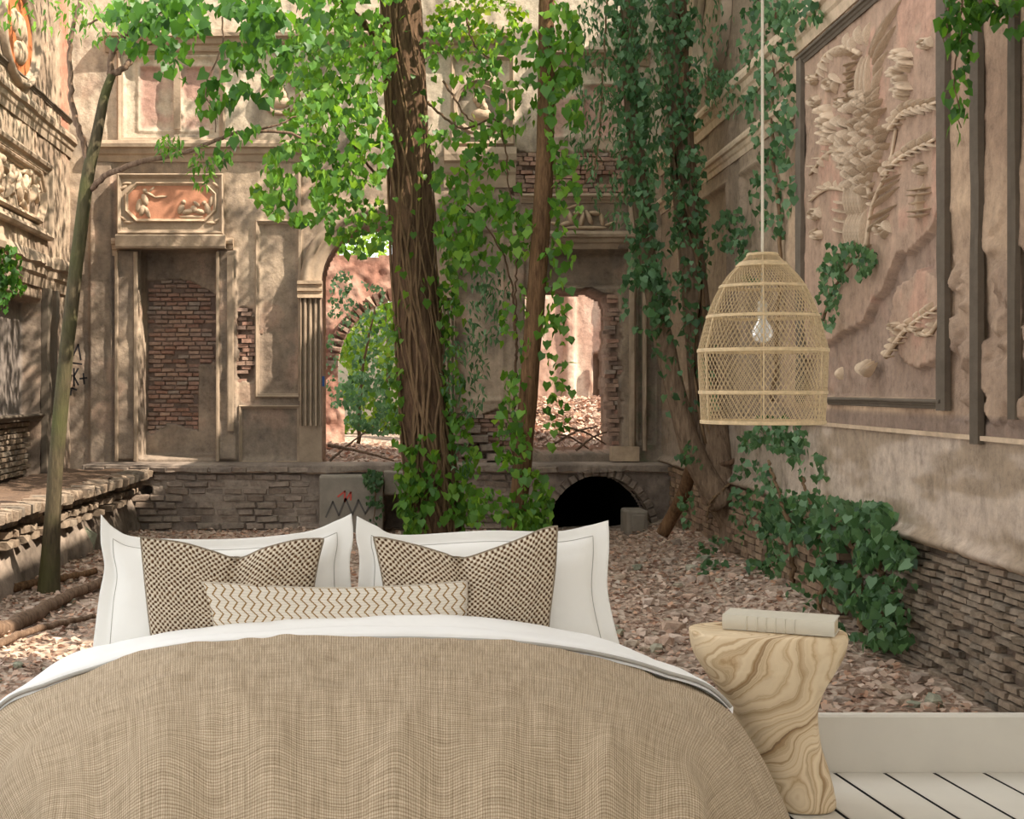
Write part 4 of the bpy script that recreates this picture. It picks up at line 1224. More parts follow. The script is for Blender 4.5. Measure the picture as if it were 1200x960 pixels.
ww.box((-3.0, -1.6, 0), (-2.88, 4.64, .35)); ww.box((-3.0, -1.6, 2.75), (-2.88, 4.64, ROOM_H)); ww.box((-3.0, -1.6, .35), (-2.88, WIN0, 2.75)); ww.box((-3.0, WIN1, .35), (-2.88, 4.64, 2.75))
tag(ww.build('wall_west', M['room_paint'], None), kind='structure')
wf = empty('window_1', (-2.94, (WIN0 + WIN1) / 2, .35), kind='structure')
for y in (WIN0, (WIN0 + WIN1) / 2 - .03, WIN1 - .06):
    box_obj('window_frame', (-2.98, y, .35), (-2.90, y + .06, 2.75), M['room_paint'], wf)
box_obj('plank', (-3.0, -1.6, -.06), (2.62, 1.3, 0), M['paint'], floor)
#@@SECTION3
# ================================================================== THE ROOM'S THINGS
def catmull_fn(xs, ys):
    xs = np.asarray(xs, float); ys = np.asarray(ys, float)
    m = np.gradient(ys, xs)
    def f(x):
        x = np.clip(np.asarray(x, float), xs[0], xs[-1])
        i = np.clip(np.searchsorted(xs, x, side='right') - 1, 0, len(xs) - 2)
        hh = xs[i + 1] - xs[i]; t = (x - xs[i]) / hh
        return ((1 + 2 * t) * (1 - t) ** 2) * ys[i] + t * (1 - t) ** 2 * hh * m[i] + t * t * (3 - 2 * t) * ys[i + 1] + t * t * (t - 1) * hh * m[i + 1]
    return f

# ------------------------------------------------------------------ bed
bed = empty('bed', (-.04, 3.8, 0), 'low bed that carries the beige duvet and the white pillows', 'bed')
box_obj('mattress', (-.74, 3.50, .22), (.70, 4.56, .46), M['white2'], bed, .05)
box_obj('bed_base', (-.72, 3.52, .05), (.68, 4.56, .22), M['linen'], bed, .02)
for x in (-.66, .56):
    for y in (3.56, 4.46):
        box_obj('leg', (x, y, 0), (x + .06, y + .06, .06), M['wood'], bed)

# duvet: an arch in cross-section that narrows and rolls over toward the foot
prof_x = np.array([-1.28, -1.245, -1.165, -1.075, -.925, -.775, -.60, -.375, -.075, .25, .525, .675, .85, 1.05, 1.14, 1.225, 1.25])
prof_z = np.array([.0, .06, .24, .362, .437, .4875, .5375, .560, .570, .5675, .5475, .5225, .475, .375, .24, .06, .0])
seg = np.concatenate([[0], np.cumsum(np.hypot(np.diff(prof_x), np.diff(prof_z)))]); seg_t = seg / seg[-1]
fx, fz = catmull_fn(seg_t, prof_x), catmull_fn(seg_t, prof_z)
LS = seg[-1]
na, nb = 300, 230
ta = np.linspace(0, 1, na)
# path from the fold near the pillows (b = 0) to the floor at the foot (b = 1)
bp = np.array([[4.00, 1.0], [3.9, 1.015], [3.6, 1.05], [3.35, 1.05], [3.18, 1.01], [3.06, .92], [2.98, .77], [2.93, .58], [2.90, .36], [2.88, .12], [2.875, .03]])
bpath = smooth_path(bp, nb)
Yp, gz = bpath[:, 0], bpath[:, 1]
X0 = fx(ta)[:, None] * np.ones(nb); Z0 = fz(ta)[:, None] * np.ones(nb)
sc = (Yp / 4.0 * .985 + .015)[None, :]
foot = sstep(.9, .2, gz)[None, :]
Xd = X0 * sc
Zd = Z0 * gz[None, :]
Yd = np.ones((na, 1)) * Yp[None]
# round the plan of the foot
Yd = Yd + (np.abs(X0) / 1.25) ** 2.5 * .30 * sstep(3.5, 2.95, Yp)[None]
lenb = np.concatenate([[0], np.cumsum(np.hypot(np.diff(Yp), np.diff(gz * .57)))])
UVd = np.stack([(ta * LS)[:, None] * np.ones(nb), np.ones((na, 1)) * lenb[None]], -1)
# folds that fall down the foot and the sides
fold = np.zeros_like(Xd)
for (xc, wd, am, sl) in [(-.98, .05, .030, .10), (-.80, .05, -.026, .05), (-.62, .06, .028, .12), (-.44, .05, -.02, .02), (-.28, .05, .022, .05), (-.06, .05, -.018, .0), (.08, .05, .024, -.04), (.22, .045, -.02, .0), (.40, .06, .022, -.05), (.60, .045, -.020, 0), (.72, .04, .030, -.06), (.86, .045, -.026, -.04), (.98, .05, .03, -.1), (1.1, .05, -.02, 0)]:
    k = np.clip((.80 - gz) / .8, 0, 1)[None]
    xx = X0 - xc - sl * k
    fold += 1.2 * am * np.exp(-(xx / (wd * 1.25 * (1 + k))) ** 2) * sstep(1.04, .80, gz)[None]
fold += .045 * (fbm(X0, Yd * 1.2 + Z0, .30, 201, 3) - .5) + .012 * (fbm(X0 * 2.2, Yd, .12, 202, 2) - .5)
side = sstep(.80, 1.1, np.abs(X0))
fold += side * .018 * np.sin(Yd * 26 + X0 * 2) * sstep(3.98, 3.8, Yd)
ny = -foot; nx = np.sign(X0) * side; nz = (1 - foot) * (1 - side)
Xd = Xd + nx * fold * .9
Yd = Yd + ny * fold * 1.1 * sstep(0, .4, gz)[None]
Zd = np.maximum(Zd + nz * fold, .004)
Vd = np.stack([Xd, Yd, Zd], -1).reshape(-1, 3)
duvet = obj('duvet', Vd, [grid_faces(na, nb)[:, ::-1]], M['linen'], None, True, uv=UVd.reshape(-1, 2))
tag(duvet, 'beige slubby linen duvet spread over the bed and falling in folds', 'duvet')

# turned-back white edge of the duvet, across the bed below the pillows
lo_x = np.array([-1.16, -1.075, -.925, -.775, -.60, -.375, -.075, .2, .525, .675, .85, 1.045, 1.10])
lo_z = np.array([.25, .372, .447, .497, .547, .569, .578, .577, .557, .533, .486, .392, .32])
up_x = np.array([-1.15, -1.10, -1.02, -.916, -.75, -.594, -.232, .0, .25, .439, .60, .697, .852, 1.03, 1.09])
up_z = np.array([.24, .345, .41, .482, .530, .561, .600, .611, .611, .596, .568, .546, .486, .39, .31])
fl, fu = catmull_fn(lo_x, lo_z), catmull_fn(up_x, up_z)
nx_, nl = 220, 26
xs = np.linspace(-1.10, 1.06, nx_)
tl = np.linspace(0, 1, nl)
XX, TT = np.meshgrid(xs, tl, indexing='ij')
za, zb_ = fl(XX), fu(XX)
yy = np.where(TT < .7, 3.955 + TT / .7 * .185, 4.14 + (TT - .7) / .3 * .03)
zz = np.where(TT < .7, za + (zb_ - za) * np.sin(TT / .7 * np.pi / 2) ** .9, zb_ - ((TT - .7) / .3) ** 2 * .10)
zz = zz + .010 * np.sin(TT * 9 + 2 * fbm(XX, TT, .4, 211, 2)) * (TT < .7) * np.sin(np.pi * np.clip(TT / .7, 0, 1))
zz += .008 * (fbm(XX, TT, .09, 212, 3) - .5) * (TT > .08)
zz = np.where(TT == 0, zz - .018, zz)
band_ = np.stack([XX * (1 + .004 * (TT > 0)), yy, zz], -1).reshape(-1, 3)
lin = obj('duvet_lining', band_, [grid_faces(nx_, nl)[:, ::-1]], M['white2'], duvet, True)
lin['label'] = 'white turned-back edge'
xs2 = np.linspace(-1.095, 1.055, 180)
P3 = np.stack([xs2, np.full(180, 3.956), fl(xs2) - .004], -1)
pg, pf = tube_geo(P3, .006, 6)
pp_ = obj('piping', pg, pf, M['seam'], duvet, True)
pp_['label'] = 'thin dark edge piping'

# white sheet over the mattress below the pillows
gx, gy = np.meshgrid(np.linspace(-.86, .80, 60), np.linspace(4.05, 4.57, 16), indexing='ij')
gz_ = .482 - .35 * sstep(.78, .86, np.abs(gx + .03)) + .006 * (fbm(gx, gy, .1, 221) - .5)
sh = obj('sheet', np.stack([gx, gy, gz_], -1).reshape(-1, 3), [grid_faces(60, 16)], M['white2'], None, True)
tag(sh, 'white cotton sheet stretched over the mattress under the pillows', 'sheet')

# ------------------------------------------------------------------ pillows
def edge_fn(pts, n):
    return smooth_path(pts, n)
def pillow_grid(top, bottom, left, right, nu, nv):
    """Coons patch through four edge polylines of photo pixels: top/bottom run left to right, left/right run bottom to top"""
    u = np.linspace(0, 1, nu)[:, None]; v = np.linspace(0, 1, nv)[None]
    T_, B_, L_, R_ = edge_fn(top, nu), edge_fn(bottom, nu), edge_fn(left, nv), edge_fn(right, nv)
    g = np.zeros((nu, nv, 2))
    for k in range(2):
        g[..., k] = (1 - v) * B_[:, k][:, None] + v * T_[:, k][:, None] + (1 - u) * L_[:, k][None] + u * R_[:, k][None] \
            - ((1 - u) * (1 - v) * B_[0, k] + u * (1 - v) * B_[-1, k] + (1 - u) * v * T_[0, k] + u * v * T_[-1, k])
    return g
def pillow(name, top, bottom, left, right, Yb, lean, thick, mat, label, cat, group=None, flange=0.0, crease=None, seed=0, wr=.012, nu=90, nv=60, back=.5, pw_=.5):
    g = pillow_grid(top, bottom, left, right, nu, nv)
    u = np.linspace(0, 1, nu)[:, None] * np.ones(nv); v = np.ones((nu, 1)) * np.linspace(0, 1, nv)[None]
    f = flange
    uu = np.clip((u - f) / (1 - 2 * f), 0, 1); vv = np.clip((v - f * 1.25) / (1 - 2.5 * f), 0, 1)
    prof = (np.clip(4 * uu * (1 - uu), 0, 1) ** pw_) * (np.clip(4 * vv * (1 - vv), 0, 1) ** pw_)
    th = thick * prof
    th = th + wr * (fbm(u * 2, v, .22, 400 + seed, 3) - .5) * (.25 + prof)
    if crease:
        cu, cw, cd = crease
        dv = np.clip(v - .25, 0, 1)
        th = th - cd * np.exp(-((u - cu - .04 * (1 - v)) / (cw * (1.5 - v))) ** 2) * dv ** 1.2
        th = th + cd * .35 * (np.exp(-((u - cu + .16) / .08) ** 2) + np.exp(-((u - cu - .16) / .08) ** 2)) * dv * prof
    Yc = Yb + lean * v
    Yf = Yc - th
    Ybk = Yc + .004 + th * back
    def W(Y): return np.stack([(g[..., 0] - CX) / F * Y, Y, H - (g[..., 1] - CY) / F * Y], -1)
    # keep the outline where it is seen: pixels taken at the middle plane
    base = W(Yc)
    fr = base.copy(); fr[..., 1] = Yf
    bk = base.copy(); bk[..., 1] = Ybk
    lenu = np.abs(g[-1, nv // 2, 0] - g[0, nv // 2, 0]) / F * Yb; lenv = np.abs(g[nu // 2, -1, 1] - g[nu // 2, 0, 1]) / F * Yb
    UV = np.stack([u * lenu, v * lenv], -1)
    fcs = grid_faces(nu, nv)
    V = np.vstack([fr.reshape(-1, 3), bk.reshape(-1, 3)])
    UVv = np.vstack([UV.reshape(-1, 2)] * 2)
    per = np.concatenate([np.arange(nu) * nv, (nu - 1) * nv + np.arange(1, nv), np.arange(nu - 2, -1, -1) * nv + nv - 1, np.arange(nv - 2, 0, -1)])
    q = np.arange(len(per)); q2 = (q + 1) % len(per)
    rim = np.stack([per[q2], per[q], per[q] + nu * nv, per[q2] + nu * nv], -1)
    if f > 0:
        cellu = (np.arange(nu - 1) + .5) / (nu - 1); cellv = (np.arange(nv - 1) + .5) / (nv - 1)
        cu_, cv_ = np.meshgrid(cellu, cellv, indexing='ij')
        inn = ((cu_ > f) & (cu_ < 1 - f) & (cv_ > f * 1.25) & (cv_ < 1 - f * 1.25)).reshape(-1)
        body = obj(name, V, [np.vstack([fcs[inn], fcs[inn][:, ::-1] + nu * nv])], mat, None, True, uv=UVv)
        fl_ = obj('flange', V, [np.vstack([fcs[~inn], fcs[~inn][:, ::-1] + nu * nv, rim])], mat, body, True)
        # stitched line where body and flange meet
        iu0, iu1 = int(round(f * (nu - 1))), int(round((1 - f) * (nu - 1))); iv0, iv1 = int(round(f * 1.25 * (nv - 1))), int(round((1 - f * 1.25) * (nv - 1)))
        loop = [(a, iv0) for a in range(iu0, iu1)] + [(iu1, b) for b in range(iv0, iv1)] + [(a, iv1) for a in range(iu1, iu0, -1)] + [(iu0, b) for b in range(iv1, iv0 - 1, -1)]
        pl = np.array([fr[a, b] for a, b in loop]); pl[:, 1] -= .001
        st = obj('stitching', *tube_geo(pl, .0013, 5), M['seam'], body, True); st['label'] = 'grey line of stitching'
    else:
        body = obj(name, V, [np.vstack([fcs, fcs[:, ::-1] + nu * nv, rim])], mat, None, True, uv=UVv)
        pl = fr.reshape(-1, 3)[np.append(per, per[0])]; pl[:, 1] += .002
        st = obj('piping', *tube_geo(pl, .004, 6), mat, body, True, uv=None)
        st.data.uv_layers.new(name='UVMap')
    return tag(body, label, cat, group)

pillow('pillow', [(118, 603), (135, 620), (165, 630), (265, 632), (355, 624), (395, 610), (412, 602)], [(107, 772), (260, 772), (416, 772)],
       [(107, 772), (116, 700), (122, 665), (118, 635), (118, 603)], [(416, 772), (413, 710), (410, 660), (414, 630), (412, 602)],
       4.31, .16, .085, M['white'], 'large white flanged pillow on the left side of the bed', 'pillow', flange=.065, seed=1)
pillow('pillow', [(418, 605), (440, 616), (470, 627), (570, 622), (650, 623), (690, 616), (713, 610)], [(424, 772), (570, 772), (734, 780)],
       [(424, 772), (419, 710), (421, 655), (417, 630), (418, 605)], [(734, 780), (722, 740), (712, 690), (714, 640), (713, 610)],
       4.315, .16, .085, M['white'], 'large white flanged pillow on the right side of the bed', 'pillow', flange=.065, seed=2)
pillow('cushion', [(165, 630), (180, 632), (215, 637), (250, 647), (279, 655), (310, 643), (345, 634), (366, 632), (379, 632)], [(179, 760), (270, 760), (362, 760)],
       [(179, 760), (172, 700), (168, 660), (165, 630)], [(362, 760), (366, 700), (372, 660), (379, 632)],
       4.20, .07, .075, M['knit'], 'brown and cream woven cushion at the left, before the left white pillow', 'cushion', crease=(.52, .05, .05), seed=3, back=.3)
pillow('cushion', [(438, 630), (455, 632), (490, 640), (520, 649), (541, 655), (575, 645), (610, 632), (635, 621), (653, 617)], [(462, 762), (550, 762), (641, 762)],
       [(462, 762), (452, 700), (446, 665), (438, 630)], [(641, 762), (644, 720), (650, 670), (653, 617)],
       4.20, .07, .075, M['knit'], 'brown and cream woven cushion at the right with a raised corner', 'cushion', crease=(.46, .05, .05), seed=4, back=.3)
pillow('bolster_cushion', [(237, 683), (320, 688), (400, 690), (480, 687), (547, 682)], [(254, 748), (400, 750), (545, 748)],
       [(254, 748), (247, 715), (237, 683)], [(545, 748), (546, 715), (547, 682)],
       4.145, .03, .045, M['zigzag'], 'long low cushion with brown zigzag stripes in front of the two woven cushions', 'cushion', seed=5, wr=.004, back=.3, pw_=.4, nu=110, nv=40)

# ------------------------------------------------------------------ stump table and book
YN = 4.30
N_ = YN / F
rows = [  # y, left, right (photo pixels), half depth in metres
    (742.5, 812, 986, .150), (745, 810, 988, .158), (756, 811, 988, .162), (770, 814, 984, .160), (790, 824, 974, .150), (810, 838, 962, .138), (828, 850, 955, .130), (842, 857, 953, .126),
    (860, 865, 954, .126), (880, 872, 957, .130), (900, 880, 963, .138), (920, 888, 968, .146), (938, 893, 972, .152), (945.5, 895, 972, .153), (949, 899, 968, .148)]
ks = 56
ang = np.linspace(0, 2 * np.pi, ks, endpoint=False)
rr_ = np.array(rows); dens = smooth_path(rr_, 70)
V = []
ytop, ybot = 742.5, 949.0
for (y, l, r, dp) in dens:
    cxp, hw = (l + r) / 2, (r - l) / 2
    tw = (y - ytop) / (ybot - ytop)
    e = 0.72
    ca, sa = np.cos(ang), np.sin(ang)
    xx = np.sign(ca) * np.abs(ca) ** e; yq = np.sign(sa) * np.abs(sa) ** e
    wav = 1 + .018 * np.sin(3 * ang + tw * 4) * (0.2 < tw < .9)
    zz = .542 * (1 - tw)
    X = (cxp - CX) * N_ + hw * N_ * xx * wav
    V.append(np.stack([X, YN + dp * yq * wav + .0 * X, np.full(ks, zz)], -1))
V = np.stack(V, 0)                                # rows, ks
nrow = len(V)
VV = V.reshape(-1, 3)
fcs = grid_faces(nrow, ks)
lastc = np.stack([np.arange(nrow - 1) * ks + ks - 1, (np.arange(nrow - 1) + 1) * ks + ks - 1, (np.arange(nrow - 1) + 1) * ks, np.arange(nrow - 1) * ks], -1)
ct, cb = VV[:ks].mean(0), VV[-ks:].mean(0)
n0 = len(VV); k_ = np.arange(ks); k2_ = (k_ + 1) % ks
VV = np.vstack([VV, [ct + [0, 0, .002]], [cb]])
tri = np.vstack([np.stack([np.full(ks, n0), k_, k2_], -1), np.stack([np.full(ks, n0 + 1), (nrow - 1) * ks + k2_, (nrow - 1) * ks + k_], -1)])
st = obj('stump_table', VV, [np.vstack([fcs, lastc]), tri], M['wood'], None, True)
tag(st, 'hourglass side table carved from pale swirly wood, standing beside the bed', 'table')
bv = st.modifiers.new('soft', 'SUBSURF'); bv.levels = 1; bv.render_levels = 1

YK = 4.25
kx0, kx1 = (854 - CX) / F * YK, (980 - CX) / F * YK
bz = .5445
book = empty('book', ((kx0 + kx1) / 2, YK, bz), 'thick cloth-bound book in pale beige lying on the wooden side table', 'book')
y0, y1, bh = YK - .075, YK + .075, .046
ar = math.radians
m_ = MB()
k = 10
spine = [(y0 + .012 - .006 * math.sin(math.pi * q / k), bz + bh * q / k) for q in range(k + 1)]
outer = spine + [(y1, bz + bh), (y1, bz + bh - .004)] + [(y0 + .016 - .005 * math.sin(math.pi * q / k), bz + bh - .004 - (bh - .008) * q / k) for q in range(k + 1)] + [(y1, bz + .004), (y1, bz)]
n = len(outer)
Vb = [(x, y, z) for x in (kx0, kx1) for y, z in outer]
# the C-shaped cover: end faces as quads between the outer and inner outline
Fb = [[q, (q + 1) % n, n + (q + 1) % n, n + q][::-1] for q in range(n)]
m_.add(Vb, Fb)
ci = list(range(k + 1)); ii = [k + 3 + q for q in range(k + 1)][::-1]
ends = []
for e0 in (0, n):
    for q in range(k): ends.append([e0 + ci[q], e0 + ci[q + 1], e0 + ii[q + 1], e0 + ii[q]][:: (1 if e0 else -1)])
    ends.append([e0 + k, e0 + k + 1, e0 + k + 2, e0 + k + 3]); ends.append([e0 + n - 1, e0 + 0, e0 + ii[0], e0 + n - 2])
m_.F.setdefault(4, []).append(np.array(ends))
m_.build('cover', M['book'], book, smooth=False)
pg_ = box_obj('pages', (kx0 + .004, y0 + .012, bz + .004), (kx1 - .004, y1 - .005, bz + bh - .004), M['paper'], book); pg_['label'] = 'cream page block'
for t in (.22, .315, .395, .48, .565, .65):
    xx = kx0 + (kx1 - kx0) * t
    pth = np.array([(xx, y0 + .012 - .006 * math.sin(math.pi * q / k) - .0006, bz + bh * (.02 + .96 * q / k)) for q in range(k + 1)])
    obj('raised_band', *tube_geo(pth, .0030, 6), M['book'], book, True)
book.rotation_euler.z = math.radians(-25)
book.location.y = YK + .02

# ------------------------------------------------------------------ rattan pendant lamp
YPd = 3.9
pd = YPd / F
px_c = 893.5
pend_x = (px_c - CX) * pd
zpd = lambda y: H - (y - CY) * pd
pend = empty('pendant_lamp', (pend_x, YPd, zpd(496)), 'woven rattan pendant lamp hanging on a cream cord in front of the right wall', 'lamp')
oy = np.array([298, 304, 312, 322, 336, 353, 371, 391, 411, 435, 460, 478, 496], float)
orr = np.array([16, 21, 29, 38.5, 48, 56.5, 63, 68.5, 73, 72.5, 71.5, 70.5, 69.5], float)
frd = catmull_fn(oy, orr)
def shade_pt(a, y, dr=0.0):
    r = frd(y) * pd + dr
    return np.stack([pend_x + r * np.cos(a), YPd + r * np.sin(a), zpd(y) + 0 * a], -1)
def strands(y0, y1, n, twist, rad, name):
    m_ = MB()
    ns = max(5, int((y1 - y0) / 3.2))
    for s in range(n):
        for d in (1, -1):
            t = np.linspace(0, 1, ns)
            a = 2 * np.pi * s / n + d * twist * t
            y = y0 + (y1 - y0) * t
            path = shade_pt(a, y, .0007 * d)
            V, f_ = tube_geo(path, rad, 3); m_.add(V, [f_[0]])
    return m_.build(name, M['rattan'], pend, smooth=True)
strands(299, 312, 63, .40, .0011, 'weave_panel')
strands(312, 336, 72, .34, 0.0012, 'weave_panel')
strands(336, 371, 72, .36, .00115, 'weave_panel')
strands(371, 411, 76, .34, .00115, 'weave_panel')
strands(411, 460, 76, .42, .00115, 'weave_panel')
strands(460, 496, 76, .31, .00115, 'weave_panel')
def band_ring(y, rad, rows=2):
    m_ = MB()
    a = np.linspace(0, 2 * np.pi, 73)
    for q in range(rows):
        yy = y + (q - (rows - 1) / 2) * rad / pd * 1.2
        path = shade_pt(a, yy + .5 * np.sin(a * 36 + q * np.pi), .0015)
        V, f_ = tube_geo(path, rad, 6); m_.add(V, [f_[0]])
    return m_.build('rim_band', M['rattan'], pend, smooth=True)
for y, r_, k_ in [(298.5, .0028, 2), (310, .0035, 3), (336, .0030, 2), (371, .0030, 2), (411, .0036, 2), (460, .0036, 2), (494.5, .0036, 2)]:
    band_ring(y, r_, k_)
for q in range(6):    # upright ribs
    a = 2 * np.pi * (q + .25) / 6
    yy = np.linspace(300, 496, 30)
    V, f_ = tube_geo(shade_pt(np.full(30, a), yy, .0008), .0022, 6)
    obj('rib', V, f_, M['rattan'], pend, True)
m_ = MB(); a = np.linspace(0, 2 * np.pi, 24, endpoint=False)
m_.add(np.vstack([shade_pt(a, np.full(24, 298.0)), [[pend_x, YPd, zpd(297)]]]), [[24, q, (q + 1) % 24] for q in range(24)])
m_.build('top_cap', M['rattan'], pend)
cpath = np.array([(pend_x, YPd, z) for z in np.linspace(zpd(372), ROOM_H, 12)])
obj('cord', *tube_geo(cpath, .0042, 8), M['cord'], pend, True)
lat = [(zpd(352), .004), (zpd(354), .013), (zpd(372), .015), (zpd(374), .012)]
def lathe(name, prof, x, y, mat, parent, n=20):
    a = np.linspace(0, 2 * np.pi, n, endpoint=False)
    V = np.stack([np.stack([x + r * np.cos(a), y + r * np.sin(a), np.full(n, z)], -1) for z, r in prof], 1).reshape(-1, 3)
    return obj(name, V, [grid_faces(n, len(prof), wrap_u=True)], mat, parent, True)
sk_ = lathe('lamp_socket', lat, pend_x, YPd, M['cord'], pend)
bl = lathe('bulb', [(zpd(372), .011), (zpd(376), .014), (zpd(381), .022), (zpd(388), .030), (zpd(394), .030), (zpd(399), .022), (zpd(402), .008), (zpd(402.6), .001)], pend_x, YPd, M['bulb'], pend)
bl['label'] = 'clear glass bulb'
rose = lathe('ceiling_rose', [(ROOM_H - .03, .004), (ROOM_H - .028, .04), (ROOM_H, .045)], pend_x, YPd, M['cord'], pend)

# ================================================================== PLANTS
LT = np.array([(0, 0, 0), (0, 1, -.12), (-.34, -.14, .05), (-.52, .30, .10), (.34, -.14, .05), (.52, .30, .10), (0, .42, -.03)])
LQ = np.array([(0, 6, 3, 2), (0, 4, 5, 6)]); LTR = np.array([(6, 1, 3), (6, 5, 1)])
def leaf_mats(n, size, droop=.9, seed=0, spread=.8):
    """random rotation matrices (n,3,3) whose columns are leaf x, y (stem to tip), z (face normal), scaled"""
    r = np.random.default_rng(seed)
    az = r.uniform(0, 2 * np.pi, n)
    tilt = r.normal(droop, .35, n)                 # how far the tip hangs below level
    y = np.stack([np.cos(az) * np.cos(tilt), np.sin(az) * np.cos(tilt), -np.sin(tilt)], -1)
    nz = np.stack([np.cos(az) * np.sin(tilt), np.sin(az) * np.sin(tilt), np.cos(tilt)], -1)
    x = np.cross(y, nz)
    ro = r.normal(0, spread, n)[:, None]
    x2 = x * np.cos(ro) + nz * np.sin(ro); z2 = np.cross(x2, y)
    s = (size * r.uniform(.65, 1.25, n))[:, None, None]
    return np.stack([x2, y, z2], -1) * s
def leaf_mesh_single(seed, mat, tmpl=LT):
    r = np.random.default_rng(seed)
    V = tmpl + r.normal(0, .03, tmpl.shape)
    me = np_mesh('leaf', V, [LQ, LTR], True); me.materials.append(mat)
    return me
NARROW = LT * np.array([.42, 1.15, 1.0])
LEAFM = {k: [leaf_mesh_single(s, M['leafo_' + k]) for s in range(3)] for k in ('green', 'dgreen', 'ivy', 'ygreen')}
def foliage(parent, blobs, kind, seed, nobj=0, droop=.9, narrow=False, spread=.8, name='foliage'):
    """blobs: (px, py, rx, ry, count, distance or 'w' for against the right wall, spread in distance, leaf size in metres)"""
    r = np.random.default_rng(seed)
    Pts, Sz = [], []
    for (cx, cy, rx, ry, n, Y, dY, sz) in blobs:
        n = int(n * 1.75); sz = sz * .76
        a = r.uniform(0, 2 * np.pi, n); q = np.sqrt(r.uniform(0, 1, n))
        x = cx + rx * q * np.cos(a); y = cy + ry * q * np.sin(a)
        kp = vnoise(x, y, 17.0, seed + 5) > .29
        x, y = x[kp], y[kp]; n = len(x)
        if isinstance(Y, str):
            yw = np.minimum(YR(np.maximum(x, 700.0)), 11.6); Yy = yw * (1 - np.abs(r.normal(.02, dY, n)))
        else:
            Yy = Y + r.uniform(-dY, dY, n)
        p = np.stack([(x - CX) / F * Yy, Yy, H - (y - CY) / F * Yy], -1)
        Pts.append(p); Sz.append(np.full(n, sz))
    Pts = np.vstack(Pts); Sz = np.concatenate(Sz)
    Rm = leaf_mats(len(Pts), Sz, droop, seed + 1, spread)
    # the leaves that show largest become objects, the rest one mass
    app = Sz / Pts[:, 1] * (.8 + .4 * r.random(len(Pts)))
    vis = (Pts[:, 2] < H + 455 / F * Pts[:, 1])
    order = np.argsort(-(app * vis))
    pick = order[:nobj]; rest = order[nobj:]
    tm = NARROW if narrow else LT
    for q in pick:
        Mx = Matrix([[*Rm[q][0], Pts[q][0]], [*Rm[q][1], Pts[q][1]], [*Rm[q][2], Pts[q][2]], [0, 0, 0, 1]])
        inst('leaf', LEAFM[kind][q % 3], Mx, parent)
    if len(rest):
        V = np.einsum('nij,kj->nki', Rm[rest], tm) + Pts[rest][:, None]
        k = len(tm); off = (np.arange(len(rest)) * k)[:, None, None]
        fq = (LQ[None] + off).reshape(-1, 4); ft = (LTR[None] + off).reshape(-1, 3)
        o = obj(name, V.reshape(-1, 3), [fq, ft], M['leaf_' + kind], parent, True); o['kind'] = 'stuff'
def branch(parent, pts, r0, r1, mat, name='branch', n=40, seg=10, bark=.05, seed=0, dz=None):
    """pts: (px, py, distance)"""
    w = np.array([P(*p) for p in pts]); path = smooth_path(w, n)
    path += np.random.default_rng(seed).normal(0, .004 + r1 * .05, path.shape) * np.array([1, 1, .3])
    return obj(name, *tube_geo(path, np.linspace(r0, r1, n), seg, bark, seed), mat, parent, True)
def trunk(parent, pts, radii, mat, name='trunk', n=90, seg=22, bark=.10, seed=0):
    w = np.array([P(*p) for p in pts]); w4 = np.column_stack([w, radii])
    path = smooth_path(w4, n)
    return obj(name, *tube_geo(path[:, :3], path[:, 3], seg, bark, seed), mat, parent, True)

# ---- slender tree on the left
b0 = P(56, 698, 8.0)
t1 = empty('slender_tree', (b0[0], b0[1], .1), 'slender mossy tree with forked trunk at the far left', 'tree')
trunk(t1, [(57, 712, 8.0), (57, 690, 8.0), (62, 600, 8.0), (66, 540, 8.0), (78, 410, 8.0), (92, 290, 8.0), (103, 205, 8.0), (112, 165, 8.0), (122, 115, 8.0), (131, 88, 8.0)], [.085, .066, .047, .045, .042, .040, .038, .033, .028, .024], M['bark_moss'], seed=1, bark=.06)
branch(t1, [(131, 90, 8.0), (131, 65, 8.0), (146, 42, 7.9), (175, 22, 7.8), (215, -8, 7.7)], .022, .010, M['bark_dead'], seed=2)
branch(t1, [(131, 88, 8.0), (150, 76, 8.0), (158, 66, 8.05), (200, 30, 8.1)], .020, .008, M['bark_dead'], seed=3)
branch(t1, [(104, 190, 8.0), (95, 160, 8.0), (84, 120, 8.0), (82, 60, 8.0), (90, 15, 8.0), (98, -20, 8.0)], .020, .010, M['bark_dead'], seed=4)
branch(t1, [(107, 222, 8.0), (125, 205, 7.9), (165, 190, 7.8), (210, 180, 7.8), (250, 166, 7.7), (280, 155, 7.7), (335, 155, 7.7), (352, 162, 7.7)], .019, .007, M['bark_dead'], seed=5)
branch(t1, [(280, 155, 7.7), (320, 148, 7.7), (348, 136, 7.7)], .008, .004, M['bark_dead'], seed=6)
branch(t1, [(100, 30, 8.0), (125, 18, 8.0), (146, 12, 8.0)], .007, .004, M['bark_dead'], seed=7, n=14)
branch(t1, [(262, 20, 7.5), (258, 60, 7.5), (240, 105, 7.5), (252, 130, 7.5), (250, 155, 7.5)], .005, .003, M['bark_dead'], seed=8, n=20)
foliage(t1, [(230, 12, 110, 26, 230, 7.5, .4, .085), (180, 45, 50, 28, 40, 7.6, .3, .085), (205, 75, 26, 22, 14, 7.5, .2, .085), (246, 118, 14, 38, 26, 7.5, .15, .08), (300, 60, 40, 60, 100, 7.5, .3, .08), (285, 130, 24, 36, 44, 7.5, .2, .075), (330, 20, 60, 40, 110, 7.5, .4, .08), (265, 180, 16, 18, 12, 7.6, .1, .07)], 'dgreen', 1001, nobj=300, droop=1.0)
